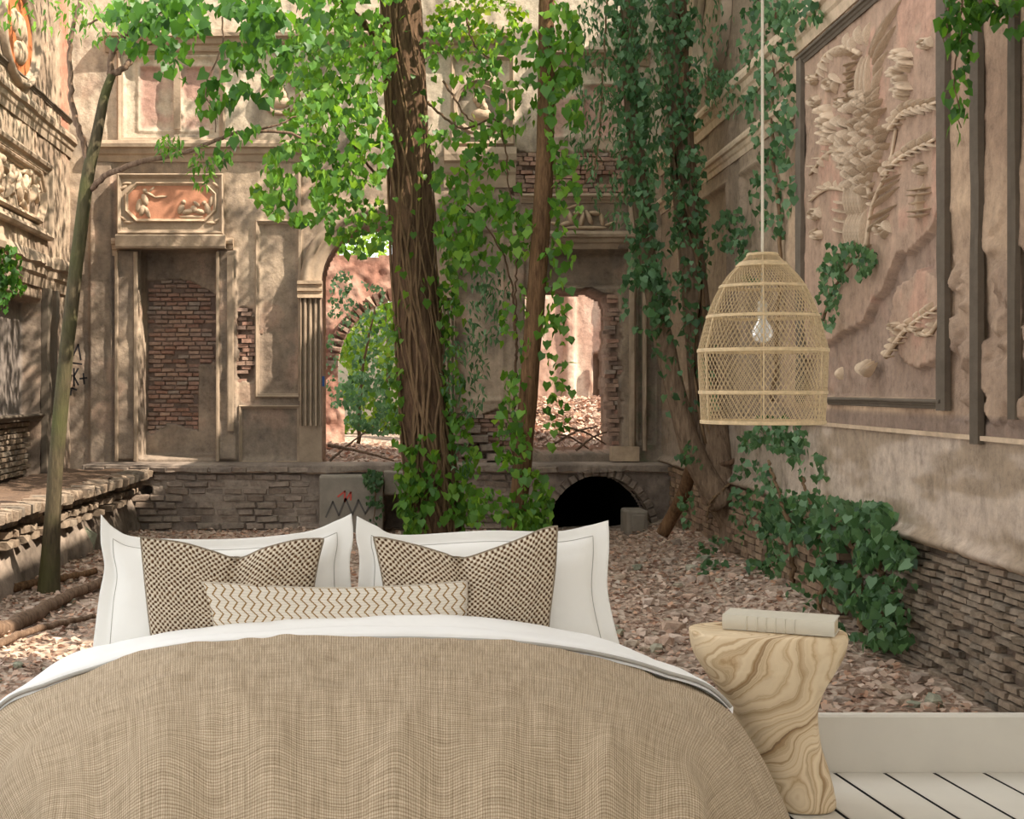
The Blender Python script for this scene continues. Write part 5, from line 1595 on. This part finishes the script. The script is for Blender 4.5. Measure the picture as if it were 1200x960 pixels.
foliage(t1, [(200, 170, 16, 14, 40, 7.6, .1, .05), (236, 195, 14, 26, 46, 7.6, .1, .05), (40, 10, 60, 26, 60, 8.2, .3, .06), (105, 25, 40, 25, 50, 8.1, .3, .06)], 'green', 1003, narrow=True, name='twig_foliage')

# ---- large tree in the middle, its trunk wrapped in climbers
t2 = empty('large_tree', (P(510, 647, 10)[0], 10, .1), 'large dark trunk wrapped in creepers behind the pillows, left of centre', 'tree')
trunk(t2, [(514, 660, 10), (512, 625, 10), (503, 540, 10), (497, 480, 10), (490, 390, 10), (485, 300, 10), (481, 200, 10), (477, 120, 10), (471, 40, 10), (468, -30, 10), (466, -110, 10)], [.215, .185, .172, .168, .165, .162, .155, .150, .145, .14, .13], M['bark'], seed=11, seg=30, n=120, bark=.12)
rv = random.Random(5)
def trunk_x(y): return np.interp(y, [-110, -30, 40, 120, 200, 300, 390, 480, 540, 625, 660], [466, 468, 471, 477, 481, 485, 490, 497, 503, 512, 514])
for k in range(16):     # climbing stems
    a0 = rv.uniform(-2.9, -.25); dr = rv.uniform(-1.5, 1.5)
    ys = np.linspace(rv.uniform(600, 640), rv.uniform(-60, 250), 46)
    pts = []
    for q, y in enumerate(ys):
        a = a0 + dr * q / 46 + .25 * math.sin(q * .35 + k)
        R = float(np.interp(y, [-110, 120, 400, 625], [.135, .155, .168, .19])) + .008
        c = P(float(trunk_x(y)), y, 10.0)
        pts.append((c[0] + R * math.cos(a), 10 + R * math.sin(a), c[2]))
    obj('climbing_stem', *tube_geo(np.array(pts), np.linspace(.013, .006, 46) * rv.uniform(.6, 1.3), 6), M['vine'], t2, True)
branch(t2, [(455, 60, 9.7), (420, 20, 9.3), (380, -20, 9.0)], .03, .012, M['bark'], seed=12)
branch(t2, [(500, 120, 9.8), (540, 150, 9.4), (580, 140, 9.2), (592, 175, 9.2), (596, 215, 9.2), (600, 240, 9.2)], .010, .004, M['bark'], seed=13)
branch(t2, [(545, 10, 9.4), (555, 50, 9.4), (580, 75, 9.4)], .008, .004, M['bark'], seed=14, n=16)
branch(t2, [(520, 95, 9.4), (550, 140, 9.3), (585, 150, 9.3)], .008, .004, M['bark'], seed=15, n=16)
branch(t2, [(440, 205, 9.6), (415, 170, 9.3), (400, 140, 9.2)], .01, .004, M['bark'], seed=16, n=16)
foliage(t2, [(400, 60, 62, 70, 420, 9.2, .7, .075), (395, 170, 66, 70, 430, 9.0, .7, .075), (345, 215, 50, 48, 210, 8.9, .5, .08), (420, 260, 40, 40, 120, 9.2, .4, .07), (380, 120, 60, 120, 220, 9.8, .5, .07),
             (540, 60, 44, 50, 130, 9.4, .5, .075), (545, 150, 56, 46, 120, 9.3, .5, .075), (560, 215, 56, 50, 130, 9.2, .5, .08), (570, 270, 62, 44, 150, 9.2, .4, .08), (538, 290, 22, 50, 60, 9.5, .3, .075), (605, 90, 34, 70, 90, 9.2, .4, .08), (478, 150, 24, 150, 16, 9.72, .08, .06)],
        'green', 1010, nobj=300, droop=1.0)
foliage(t2, [(532, 430, 14, 90, 60, 9.9, .10, .075), (541, 560, 20, 76, 130, 9.8, .15, .08), (478, 575, 16, 56, 90, 9.8, .15, .08), (500, 598, 30, 34, 50, 9.7, .1, .08), (498, 545, 20, 40, 26, 9.72, .05, .075), (524, 340, 12, 60, 50, 9.9, .2, .07), (463, 440, 10, 80, 50, 9.9, .1, .07), (485, 330, 20, 40, 10, 9.75, .05, .075)],
        'green', 1012, droop=1.1, name='climber_foliage')
foliage(t2, [(560, 20, 60, 26, 220, 10.6, .5, .06), (545, 50, 30, 18, 70, 10.6, .3, .05)], 'ygreen', 1014, droop=.6, name='sun_tinted_foliage')  # paler yellow-green palette puts the sun's glow into these leaves
foliage(t2, [(420, -60, 130, 60, 700, 9.3, 1.0, .08), (560, -70, 130, 60, 600, 9.4, 1.0, .08), (330, -190, 190, 90, 1100, 9.7, .9, .085), (600, -150, 160, 90, 900, 10.5, .8, .085)], 'green', 1016, name='shade_crown')  # unseen leaves above the frame, added to break the sun into dapples

# ---- thin bare trunk right of it
t3 = empty('thin_tree', (P(605, 640, 9)[0], 9, .1), 'thin straight brown trunk standing right of the large creeper-clad trunk', 'tree')
trunk(t3, [(603, 680, 9), (605, 620, 9), (611, 560, 9), (618, 480, 9), (624, 400, 9), (631, 310, 9), (637, 220, 9), (640, 120, 9), (640, 40, 9), (642, -40, 9), (644, -120, 9)], [.070, .064, .062, .062, .062, .062, .060, .056, .053, .052, .05], M['bark_thin'], seed=21, n=110, seg=18, bark=.07)
branch(t3, [(606, 420, 9.2), (600, 340, 9.2), (590, 300, 9.2), (562, 255, 9.2), (540, 235, 9.2)], .008, .004, M['bark'], seed=22)
branch(t3, [(606, 420, 9.2), (604, 350, 9.2), (606, 300, 9.2), (610, 260, 9.2)], .009, .004, M['bark'], seed=23)
branch(t3, [(604, 620, 9.2), (602, 520, 9.2), (604, 420, 9.2)], .008, .009, M['bark'], seed=24)
foliage(t3, [(655, 60, 26, 60, 110, 8.8, .25, .085), (660, 150, 22, 50, 60, 8.8, .25, .085), (662, 230, 18, 50, 34, 8.8, .2, .08), (655, 310, 20, 40, 22, 8.8, .2, .08), (652, 390, 22, 40, 30, 8.8, .2, .075), (604, 400, 20, 70, 60, 9.0, .2, .07), (600, 510, 22, 50, 70, 8.9, .2, .075), (625, 590, 26, 42, 130, 8.9, .2, .075), (575, 600, 24, 30, 60, 8.9, .2, .07), (655, 470, 18, 60, 30, 8.8, .2, .07)], 'green', 1020, nobj=260, droop=1.0)
foliage(t3, [(560, 370, 34, 40, 120, 9.6, .3, .06), (545, 440, 30, 50, 110, 9.8, .3, .06), (570, 330, 30, 30, 60, 9.6, .3, .06), (545, 530, 20, 30, 30, 9.8, .3, .055)], 'ivy', 1022, droop=.9, narrow=True, name='undergrowth')

# ---- leaning twin trunk on the right, full of ivy
t4 = empty('ivy_tree', (P(862, 650, 9.4)[0], 9.4, .1), 'leaning twin-trunked tree covered in ivy at the foot of the right wall', 'tree')
trunk(t4, [(858, 672, 9.3), (862, 640, 9.35), (862, 612, 9.4), (850, 575, 9.4), (836, 535, 9.4), (826, 470, 9.4), (820, 400, 9.4), (813, 330, 9.4), (805, 250, 9.4), (798, 160, 9.4), (793, 70, 9.4), (790, -20, 9.4), (788, -110, 9.4)], [.125, .11, .125, .150, .135, .108, .096, .09, .086, .085, .085, .082, .08], M['bark_grey'], seed=31, n=120, seg=24)
trunk(t4, [(848, 590, 9.3), (828, 562, 9.3), (812, 530, 9.3), (800, 490, 9.3), (785, 430, 9.3), (773, 380, 9.3), (762, 320, 9.3), (752, 250, 9.3), (745, 170, 9.3), (738, 80, 9.3), (735, -20, 9.3), (733, -100, 9.3)], [.10, .085, .08, .074, .068, .064, .06, .058, .056, .054, .05, .05], M['bark_grey'], seed=32, n=100, seg=18)
trunk(t4, [(776, 626, 9.8), (788, 604, 9.75), (800, 580, 9.6), (808, 555, 9.45), (815, 536, 9.35)], [.048, .046, .045, .044, .04], M['bark_thin'], seed=33, n=40, seg=14, name='leaning_stem')
branch(t4, [(860, 548, 9.3), (862, 562, 9.25), (845, 575, 9.22), (832, 590, 9.22), (828, 610, 9.25)], .012, .008, M['vine'], name='climbing_stem', seed=34)
branch(t4, [(840, 545, 9.3), (862, 540, 9.2), (890, 520, 9.0), (910, 505, 8.8)], .02, .008, M['bark'], seed=35)
branch(t4, [(712, -10, 9.3), (705, 120, 9.2), (700, 180, 9.1), (690, 210, 9.1), (672, 222, 9.1), (660, 212, 9.1)], .007, .005, M['vine'], name='hanging_stem', seed=36)
for (y0, y1, s) in [(560, 60, 1), (520, -20, 2), (600, 200, 3)]:
    ys = np.linspace(y0, y1, 40)
    cxs = np.interp(ys, [-110, -20, 70, 160, 250, 330, 400, 470, 535, 575, 612], [788, 790, 793, 798, 805, 813, 820, 826, 836, 850, 862])
    pts = [P(cx + 9 * math.sin(q * .3 + s * 2), y, 9.29) for q, (cx, y) in enumerate(zip(cxs, ys))]
    obj('climbing_stem', *tube_geo(np.array(pts), .012, 6), M['vine'], t4, True)
ivA = []
for y in range(-10, 480, 22):
    cx = float(np.interp(y, [-20, 70, 160, 250, 330, 400, 470], [790, 793, 798, 805, 813, 820, 826]))
    ivA.append((cx, y, 26 if y < 300 else 18, 16, 40 if y < 320 else 16, 9.3, .16, .062))
    cx = float(np.interp(y, [-20, 80, 170, 250, 320, 380, 430, 490], [735, 738, 745, 752, 762, 773, 785, 800]))
    ivA.append((cx, y, 24 if y < 300 else 16, 16, 34 if y < 330 else (22 if y < 430 else 6), 9.2, .16, .062))
ivA += [(750, 350, 26, 40, 80, 9.15, .15, .065), (775, 335, 30, 30, 50, 9.2, .15, .065), (808, 540, 14, 24, 44, 9.1, .1, .055), (796, 548, 10, 16, 26, 9.1, .1, .055), (805, 590, 10, 30, 20, 9.3, .1, .05)]
foliage(t4, ivA, 'ivy', 1030, nobj=300, droop=1.0)
foliage(t4, [(705, 60, 44, 70, 330, 9.4, .4, .06), (700, 150, 36, 50, 150, 9.3, .3, .055), (725, 215, 34, 50, 140, 9.3, .3, .055), (765, 60, 36, 70, 240, 9.5, .4, .06), (770, 160, 34, 60, 170, 9.4, .3, .06), (840, 50, 34, 60, 130, 9.2, .3, .06), (850, 100, 36, 30, 90, 9.1, .3, .06)], 'ivy', 1032, droop=1.1, narrow=True, name='trailing_foliage')
foliage(t4, [(700, -60, 120, 50, 420, 9.3, .8, .07), (830, -60, 90, 50, 240, 9.2, .6, .07)], 'ivy', 1034, name='shade_crown')  # unseen top leaves, added to filter the sun

# ---- ivy on the right wall and at its foot
t5 = empty('wall_ivy', (2.3, 8.0, .15), 'bushy ivy spilling over the base of the right wall under the lamp', 'ivy')
for pts in [[(900, 700, 8.2), (905, 600, 8.3), (915, 500, 8.3)], [(960, 720, 7.0), (965, 640, 7.0), (940, 560, 7.3)], [(1010, 740, 6.3), (1005, 660, 6.4), (980, 600, 6.7)], [(930, 700, 7.6), (925, 620, 7.6), (900, 540, 8.0)], [(1030, 760, 6.1), (1035, 690, 6.1), (1020, 620, 6.3)]]:
    branch(t5, pts, .016, .008, M['vine'], name='stem', seed=51)
foliage(t5, [(905, 515, 40, 30, 165, 'w', .02, .055), (886, 585, 30, 60, 165, 'w', .02, .055), (930, 550, 40, 40, 75, 'w', .02, .052), (950, 605, 60, 26, 255, 'w', .03, .062), (1005, 612, 52, 26, 225, 'w', .03, .062), (1035, 650, 34, 30, 195, 'w', .03, .06), (995, 665, 30, 50, 165, 'w', .03, .06), (960, 650, 40, 26, 90, 'w', .03, .06), (1020, 715, 30, 44, 195, 'w', .03, .058), (1045, 740, 24, 22, 54, 'w', .03, .055), (975, 745, 30, 20, 60, 'w', .03, .055), (1055, 690, 16, 40, 36, 'w', .02, .05), (895, 655, 24, 26, 90, 'w', .03, .055), (940, 700, 26, 26, 39, 'w', .03, .055)], 'ivy', 1050, nobj=300, droop=1.0)
t6 = empty('wall_ivy', (2.35, 9.0, 2.2), 'ivy climbing the right wall in a strip behind the lamp cord', 'ivy')
branch(t6, [(905, 470, YR(905) * .985), (915, 300, YR(915) * .985), (905, 150, YR(905) * .985), (912, -10, YR(912) * .985)], .014, .008, M['vine'], name='stem', seed=61)
foliage(t6, [(900, 40, 34, 60, 170, 'w', .02, .06), (905, 130, 28, 60, 110, 'w', .02, .06), (905, 220, 26, 60, 80, 'w', .02, .06), (860, 270, 24, 26, 50, 'w', .02, .06), (850, 110, 34, 26, 60, 'w', .03, .055), (930, 15, 34, 20, 60, 'w', .02, .06), (880, 310, 20, 20, 30, 'w', .02, .06)], 'ivy', 1060, nobj=120, droop=1.1)
t7 = empty('wall_ivy', (2.35, 6.9, 1.6), 'small ivy tuft growing across the stucco plant relief', 'ivy')
branch(t7, [(965, 375, YR(965) * .985), (975, 340, YR(975) * .985), (1005, 300, YR(1005) * .985)], .008, .005, M['vine'], name='stem', seed=71, n=16)
foliage(t7, [(996, 305, 30, 22, 110, 'w', .02, .042), (975, 330, 20, 26, 40, 'w', .02, .042), (968, 362, 14, 24, 34, 'w', .02, .042), (965, 295, 16, 10, 14, 'w', .02, .042)], 'ivy', 1070, nobj=80, droop=1.2)
t8 = empty('hanging_vine', (1.95, 5.0, 2.2), 'leafy vine hanging down at the top right corner', 'vine')
for pts in [[(1125, -40, 4.72), (1126, 40, 4.72), (1118, 90, 4.72), (1128, 150, 4.72)], [(1140, -40, 4.72), (1170, 10, 4.7), (1195, 20, 4.7)], [(1110, -40, 4.75), (1112, 10, 4.75), (1108, 50, 4.75)]]:
    branch(t8, pts, .004, .002, M['vine'], name='stem', seed=81, n=20, bark=0)
foliage(t8, [(1125, 20, 22, 34, 36, 4.72, .05, .052), (1122, 100, 16, 60, 26, 4.72, .05, .05), (1165, 8, 40, 14, 30, 4.7, .06, .055), (1190, 18, 22, 20, 14, 4.65, .05, .06), (1128, 60, 14, 30, 14, 4.72, .05, .05)], 'dgreen', 1080, nobj=120, droop=1.1)
t9 = empty('wall_ivy', (-2.45, 9.9, 2.0), 'dark ivy tuft hanging below the cornice at the far left edge', 'ivy')
branch(t9, [(2, 280, 9.6), (10, 310, 9.6), (25, 330, 9.7)], .007, .004, M['vine'], name='stem', seed=91, n=14)
foliage(t9, [(8, 310, 18, 26, 70, 9.5, .08, .06), (16, 335, 16, 10, 30, 9.6, .08, .055), (4, 350, 10, 14, 12, 9.4, .05, .06)], 'dgreen', 1090, nobj=60, droop=1.1)
t10 = empty('bush', (-.1, 13.2, .62), 'green bush growing in the garden seen through the arch', 'bush')
branch(t10, [(420, 520, 13.2), (424, 440, 13.2), (440, 360, 13.3)], .02, .008, M['vine'], name='stem', seed=101)
foliage(t10, [(425, 468, 34, 34, 260, 12.9, .3, .06), (440, 410, 30, 50, 150, 13.2, .3, .06), (402, 350, 18, 34, 90, 13.7, .2, .055), (425, 345, 26, 16, 70, 13.6, .2, .055), (392, 430, 10, 50, 40, 13.8, .2, .05), (448, 490, 24, 20, 90, 12.8, .3, .06)], 'ivy', 1100, nobj=120, droop=.9)
t11 = empty('bush', (.1, 16.0, .7), 'pale sunlit shrub far behind the garden arch', 'bush')
branch(t11, [(452, 500, 16.0), (455, 420, 16.0), (450, 340, 16.0)], .03, .01, M['vine'], name='stem', seed=111)
foliage(t11, [(445, 420, 60, 90, 1300, 16.2, .5, .09), (440, 310, 66, 60, 500, 16.4, .5, .09), (480, 480, 40, 40, 260, 16.2, .4, .09), (405, 450, 26, 60, 320, 16.3, .4, .085)], 'ygreen', 1110, nobj=0, droop=.8)
t12 = empty('creeper', (-.02, 11.1, .55), 'small creeper hanging down the concrete block by the arch', 'creeper')
branch(t12, [(436, 552, 11.16), (440, 580, 11.14), (438, 612, 11.14)], .006, .003, M['vine'], name='stem', seed=121, n=14)
foliage(t12, [(438, 560, 12, 12, 50, 11.12, .05, .05), (440, 590, 10, 24, 40, 11.12, .04, .045)], 'ivy', 1120, nobj=0, droop=1.2)
t13 = empty('ivy', (P(850, 680, 8.8)[0], 8.8, .12), 'low ivy creeping over the ground at the foot of the twin-trunked tree', 'ivy')
branch(t13, [(835, 690, 8.5), (870, 684, 8.5), (905, 690, 8.3)], .008, .004, M['vine'], name='stem', seed=131, n=16)
foliage(t13, [(845, 672, 30, 16, 70, 8.7, .1, .055), (890, 690, 40, 14, 90, 8.2, .1, .055), (838, 645, 18, 20, 34, 9.0, .1, .05), (900, 665, 24, 16, 44, 8.5, .1, .055)], 'ivy', 1130, nobj=60, droop=.3)

# ================================================================== LOOSE THINGS IN THE RUIN
def stone_mesh(seed):
    r = np.random.default_rng(seed)
    bm = bmesh.new(); bmesh.ops.create_icosphere(bm, subdivisions=1, radius=.5)
    for v in bm.verts:
        c = v.co
        c *= 1 + r.normal(0, .10)
        c.x = max(-.42, min(.42, c.x * 1.1)); c.z = max(-.36, min(.36, c.z * 1.1)); c.y = max(-.42, min(.42, c.y))
    me = bpy.data.meshes.new('stone'); bm.to_mesh(me); bm.free()
    me.materials.append(M['stone']); return me
STN = [stone_mesh(500 + q) for q in range(10)]
def gpix(px, py):
    """where the line of sight through a photo pixel meets the ground"""
    Y = 1.2 * F / (py - CY)
    for _ in range(4):
        z = float(ground_z((px - CX) / F * Y, Y)); Y = (H - z) * F / (py - CY)
    return (px - CX) / F * Y, Y, float(ground_z((px - CX) / F * Y, Y))
def stone(px, py, wpx, hpx, label=None, group=None, rot=None):
    x, y, z = gpix(px, py)
    s = wpx / F * y; hh = hpx / F * y * 1.35
    o = bpy.data.objects.new('rubble_stone', random.choice(STN)); COL.objects.link(o)
    o.location = (x, y, z + hh * .22); o.rotation_euler = (random.uniform(-.2, .2), random.uniform(-.2, .2), rot if rot is not None else random.uniform(0, 6.28))
    o.scale = (s, s * random.uniform(.6, .9), hh)
    WL[o.name] = Vector(o.location)
    tag(o, label, 'stone', group); return o
stone(790, 741, 34, 18, 'largest greenish rounded stone, between the bed and the side table', 'rubble stones on the ground', .2)
stone(752, 747, 18, 14, 'pink broken brick lump lying next to the white pillow', 'rubble stones on the ground')
stone(1060, 826, 28, 16, 'yellowish stone by the baseboard at the right of the table', 'rubble stones on the ground', .3)
stone(1078, 800, 40, 14, 'long flat grey stone at the foot of the dark brick base', 'rubble stones on the ground', .9)
rs = random.Random(3)
def zone(px, py):
    if py < 660: return 'small pale stone in the far rubble before the dark vault', 'rubble before the vault'
    if px < 800 and py < 700: return 'small stone among dead leaves just right of the right white pillow', 'rubble beside the right pillow'
    if px < 800: return 'small stone among dead leaves between the pillow and the wooden table', 'rubble left of the wooden table'
    if py < 745: return 'small stone among dead leaves between the wooden table and the twin-trunked tree', 'rubble behind the wooden table'
    if px < 1010: return 'small stone among dead leaves right of the wooden table', 'rubble right of the wooden table'
    return 'small stone on the strip of ground under the dark brick base', 'rubble under the brick base'
k = 0
while k < 190:
    py = 628 + 205 * rs.random() ** 1.15; px = rs.uniform(715, 1120)
    if px > 800 + (py - 640) * 1.75: continue
    x, y, z = gpix(px, py)
    if x > XR(y) - .12 or y < 4.8 or y > 11.0: continue
    sz = rs.uniform(10, 24) * (0.6 + (py - 620) / 240)
    stone(px, py, sz, sz * rs.uniform(.35, .6), *zone(px, py)); k += 1
k = 0
while k < 46:
    px, py = rs.uniform(-5, 116), rs.uniform(650, 810)
    if py < 712 - px * .62 + 10: continue
    sz = rs.uniform(8, 20)
    stone(px, py, sz, sz * rs.uniform(.35, .6), *(('small stone among dead leaves beside the foot of the slender tree', 'rubble by the slender tree') if py < 725 else ('small stone among dark dead leaves left of the duvet', 'rubble left of the duvet'))); k += 1
stone(95, 650, 40, 40, 'square green-tinged block against the ledge behind the slender tree', None, .1)
# leaf litter
def litter(n, area, size, seed, name, label, zfun):
    r = np.random.default_rng(seed)
    x = r.uniform(area[0], area[1], n); y = area[2] + (area[3] - area[2]) * r.random(n) ** 1.2
    keep = (x < XR(y) - .06) & (x > -2.12 + (y - 7.4) * .05) | (y > 11.9)
    x, y = x[keep], y[keep]; n = len(x)
    z = zfun(x, y) + r.uniform(.0, .02, n)
    Rm = leaf_mats(n, np.full(n, size), 0.0, seed + 1, .35)
    V = np.einsum('nij,kj->nki', Rm, LT) + np.stack([x, y, z], -1)[:, None]
    off = (np.arange(n) * len(LT))[:, None, None]
    o = obj(name, V.reshape(-1, 3), [(LQ[None] + off).reshape(-1, 4), (LTR[None] + off).reshape(-1, 3)], M['litter'], None, True)
    return tag(o, label, 'leaves', None, 'stuff')
litter(24000, (-2.4, 2.5, 4.68, 11.4), .030, 601, 'leaf_litter', 'brown dead leaves strewn over the ground of the ruin', ground_z)
gmound = lambda x, y: .60 + .16 * sstep(12.2, 15, y) + .10 * (fbm(x, y, .6, 101) - .5)
litter(1600, (-.5, .7, 12.0, 14.0), .05, 603, 'leaf_litter', 'dead leaves on the sill and floor inside the arch', gmound)
# heap of dead leaves in the doorway
mx, my = np.meshgrid(np.linspace(1.35, 2.5, 50), np.linspace(12.1, 14.9, 50), indexing='ij')
def heap_z(x, y): return .66 + .50 * sstep(12.1, 14.2, y) + .06 * (fbm(x, y, .4, 131) - .5)
hp_ = obj('leaf_heap', np.stack([mx, my, heap_z(mx, my)], -1).reshape(-1, 3), [grid_faces(50, 50)], M['ground'], None, True)
tag(hp_, 'brown heap of dead leaves banked up in the doorway right of the thin trunk', 'leaves', None, 'stuff')
n = 5200; r = np.random.default_rng(611)
x = r.uniform(1.35, 2.5, n); y = r.uniform(12.1, 14.9, n); z = heap_z(x, y) + r.uniform(0, .03, n)
Rm = leaf_mats(n, np.full(n, .055), 0.3, 612, .6)
V = np.einsum('nij,kj->nki', Rm, LT) + np.stack([x, y, z], -1)[:, None]; off = (np.arange(n) * len(LT))[:, None, None]
o = obj('heap_leaves', V.reshape(-1, 3), [(LQ[None] + off).reshape(-1, 4), (LTR[None] + off).reshape(-1, 3)], M['litter'], hp_, True); o['kind'] = 'stuff'
# sticks
def stick(pts, r0, r1, label, name='fallen_branch', cat='branch', group=None, mat='bark_dead'):
    w = np.array(pts); path = smooth_path(w, 30) + np.random.default_rng(len(label)).normal(0, r0 * .12, (30, 3))
    o = obj(name, *tube_geo(path, np.linspace(r0, r1, 30), 9, .08, 3), M[mat], None, True)
    return tag(o, label, cat, group)
def G_(px, py, up=0):
    x, y, z = gpix(px, py); return (x, y, z + up)
stick([G_(-12, 752, .04), G_(30, 738, .05), G_(75, 712, .05), G_(120, 690, .04)], .045, .028, 'long dark fallen branch lying diagonally left of the bed')
stick([G_(-10, 764, .02), G_(40, 746, .03), G_(110, 727, .02)], .020, .012, 'thinner fallen branch just below the long one, left of the bed')
stick([G_(-10, 700, .03), G_(40, 690, .03), G_(112, 676, .03)], .03, .02, 'reddish fallen branch behind the foot of the slender tree', mat='bark_thin')
def I_(px, py, Y): return P(px, py, Y)
stick([I_(378, 548, 12.2), I_(410, 520, 12.6), I_(438, 500, 12.9)], .014, .006, 'thin dead branch rising through debris inside the arch')
stick([I_(385, 522, 12.5), I_(425, 530, 12.3), I_(462, 540, 12.15)], .018, .008, 'dead branch lying level across the floor of the arch')
for q, (a, b) in enumerate([((650, 520), (700, 500)), ((660, 500), (712, 522)), ((675, 528), (715, 505)), ((648, 508), (690, 526))]):
    stick([I_(a[0], a[1], 12.3), I_((a[0] + b[0]) / 2, (a[1] + b[1]) / 2 - 4, 12.28), I_(b[0], b[1], 12.35)], .012, .006, ['dead branch rising to the right across the doorway leaf heap', 'dead branch sloping down to the right in the doorway', 'short dead branch at the right side of the doorway', 'dead branch nearest the thin trunk in the doorway'][q], group='branches in the doorway')
# concrete blocks
cb = empty('concrete_block', (P(412, 600, 11.1)[0], 11.25, .1), 'stained concrete block with graffiti below the arch', 'block')
X0_, X1_ = (374 - CX) / F * 11.2, (449 - CX) / F * 11.2
box_obj('block_body', (X0_, 11.2, .05), (X1_, 11.6, H - (558 - CY) / F * 11.2), M['concrete'], cb, .015)
def stroke(name, pts, mapf, w, mat, parent):
    m_ = MB()
    for a, b in zip(pts[:-1], pts[1:]):
        d = np.array([b[0] - a[0], b[1] - a[1]], float); L = np.linalg.norm(d); d /= L; nn = np.array([-d[1], d[0]]) * w / 2
        A_ = np.array(a) - d * w * .3; B_ = np.array(b) + d * w * .3
        c4 = [A_ + nn, A_ - nn, B_ - nn, B_ + nn]
        V = [mapf(*c, .001) for c in c4] + [mapf(*c, .005) for c in c4]
        m_.add(V, [[0, 1, 2, 3], [7, 6, 5, 4], [0, 4, 5, 1], [1, 5, 6, 2], [2, 6, 7, 3], [3, 7, 4, 0]])
    return m_.build(name, mat, parent)
mc = lambda px, py, h: ((px - CX) / F * 11.2, 11.2 - h, H - (py - CY) / F * 11.2)
stroke('graffiti', [(382, 606), (390, 588), (397, 604), (405, 584), (413, 603), (420, 586), (428, 602), (436, 588)], mc, 2.0, M['grey_spray'], cb)
g_ = stroke('graffiti', [(396, 582), (404, 576), (404, 588), (411, 577), (411, 586)], mc, 2, M['red'], cb); g_['label'] = 'red spray scrawl'
lt = empty('concrete_lintel', (P(463, 570, 11.2)[0], 11.4, .45), 'short concrete lintel over the dark hole beside the graffiti block', 'lintel')
box_obj('lintel_body', ((450 - CX) / F * 11.3, 11.3, H - (580 - CY) / F * 11.3), ((482 - CX) / F * 11.3, 11.6, H - (553 - CY) / F * 11.3), M['concrete'], lt, .01)
sb = empty('concrete_block', (P(744, 610, 11.3)[0], 11.3, .1), 'small pale moulded block lying in the right side of the dark vault', 'block')
x0_, x1_ = (732 - CX) / F * 11.3, (757 - CX) / F * 11.3
box_obj('block_body', (x0_, 11.2, .08), (x1_, 11.5, H - (597 - CY) / F * 11.3), M['concrete'], sb, .02)
box_obj('block_panel', (x0_ + .04, 11.185, .12), (x1_ - .03, 11.21, H - (602 - CY) / F * 11.3), M['concrete'], sb, .01)
# black spray paint on the back wall
mg = lambda px, py, h: (float(XB(px)), YB - h - .045, float(ZB(py)))
gr = empty('graffiti_tag', (float(XB(92)), YB - .045, float(ZB(480))), None); gr.parent = wall_back; gr.location = Vector((float(XB(92)), YB - .045, float(ZB(480)))) - WL['wall_back']
# M over a rule, then S K + below
for pts in [[(81, 421), (82, 405), (87, 417), (93, 404), (96, 422)], [(82, 425), (97, 427)],
            [(85, 432), (81, 433), (81, 438), (85, 440), (84, 446), (80, 447)], [(88, 432), (88, 452)], [(93, 432), (88, 441), (93, 451)], [(95, 444), (103, 443)], [(99, 438), (100, 450)],
            [(81, 456), (86, 455), (91, 457)], [(85, 457), (84, 463)]]:
    stroke('graffiti_stroke', pts, mg, 2.0, M['black'], gr)
bs_ = stroke('blue_graffiti', [(379, 442), (379, 452)], lambda px, py, h: (float(XB(px)), YB - h - .01, float(ZB(py))), 3, M['blue'], wall_back)
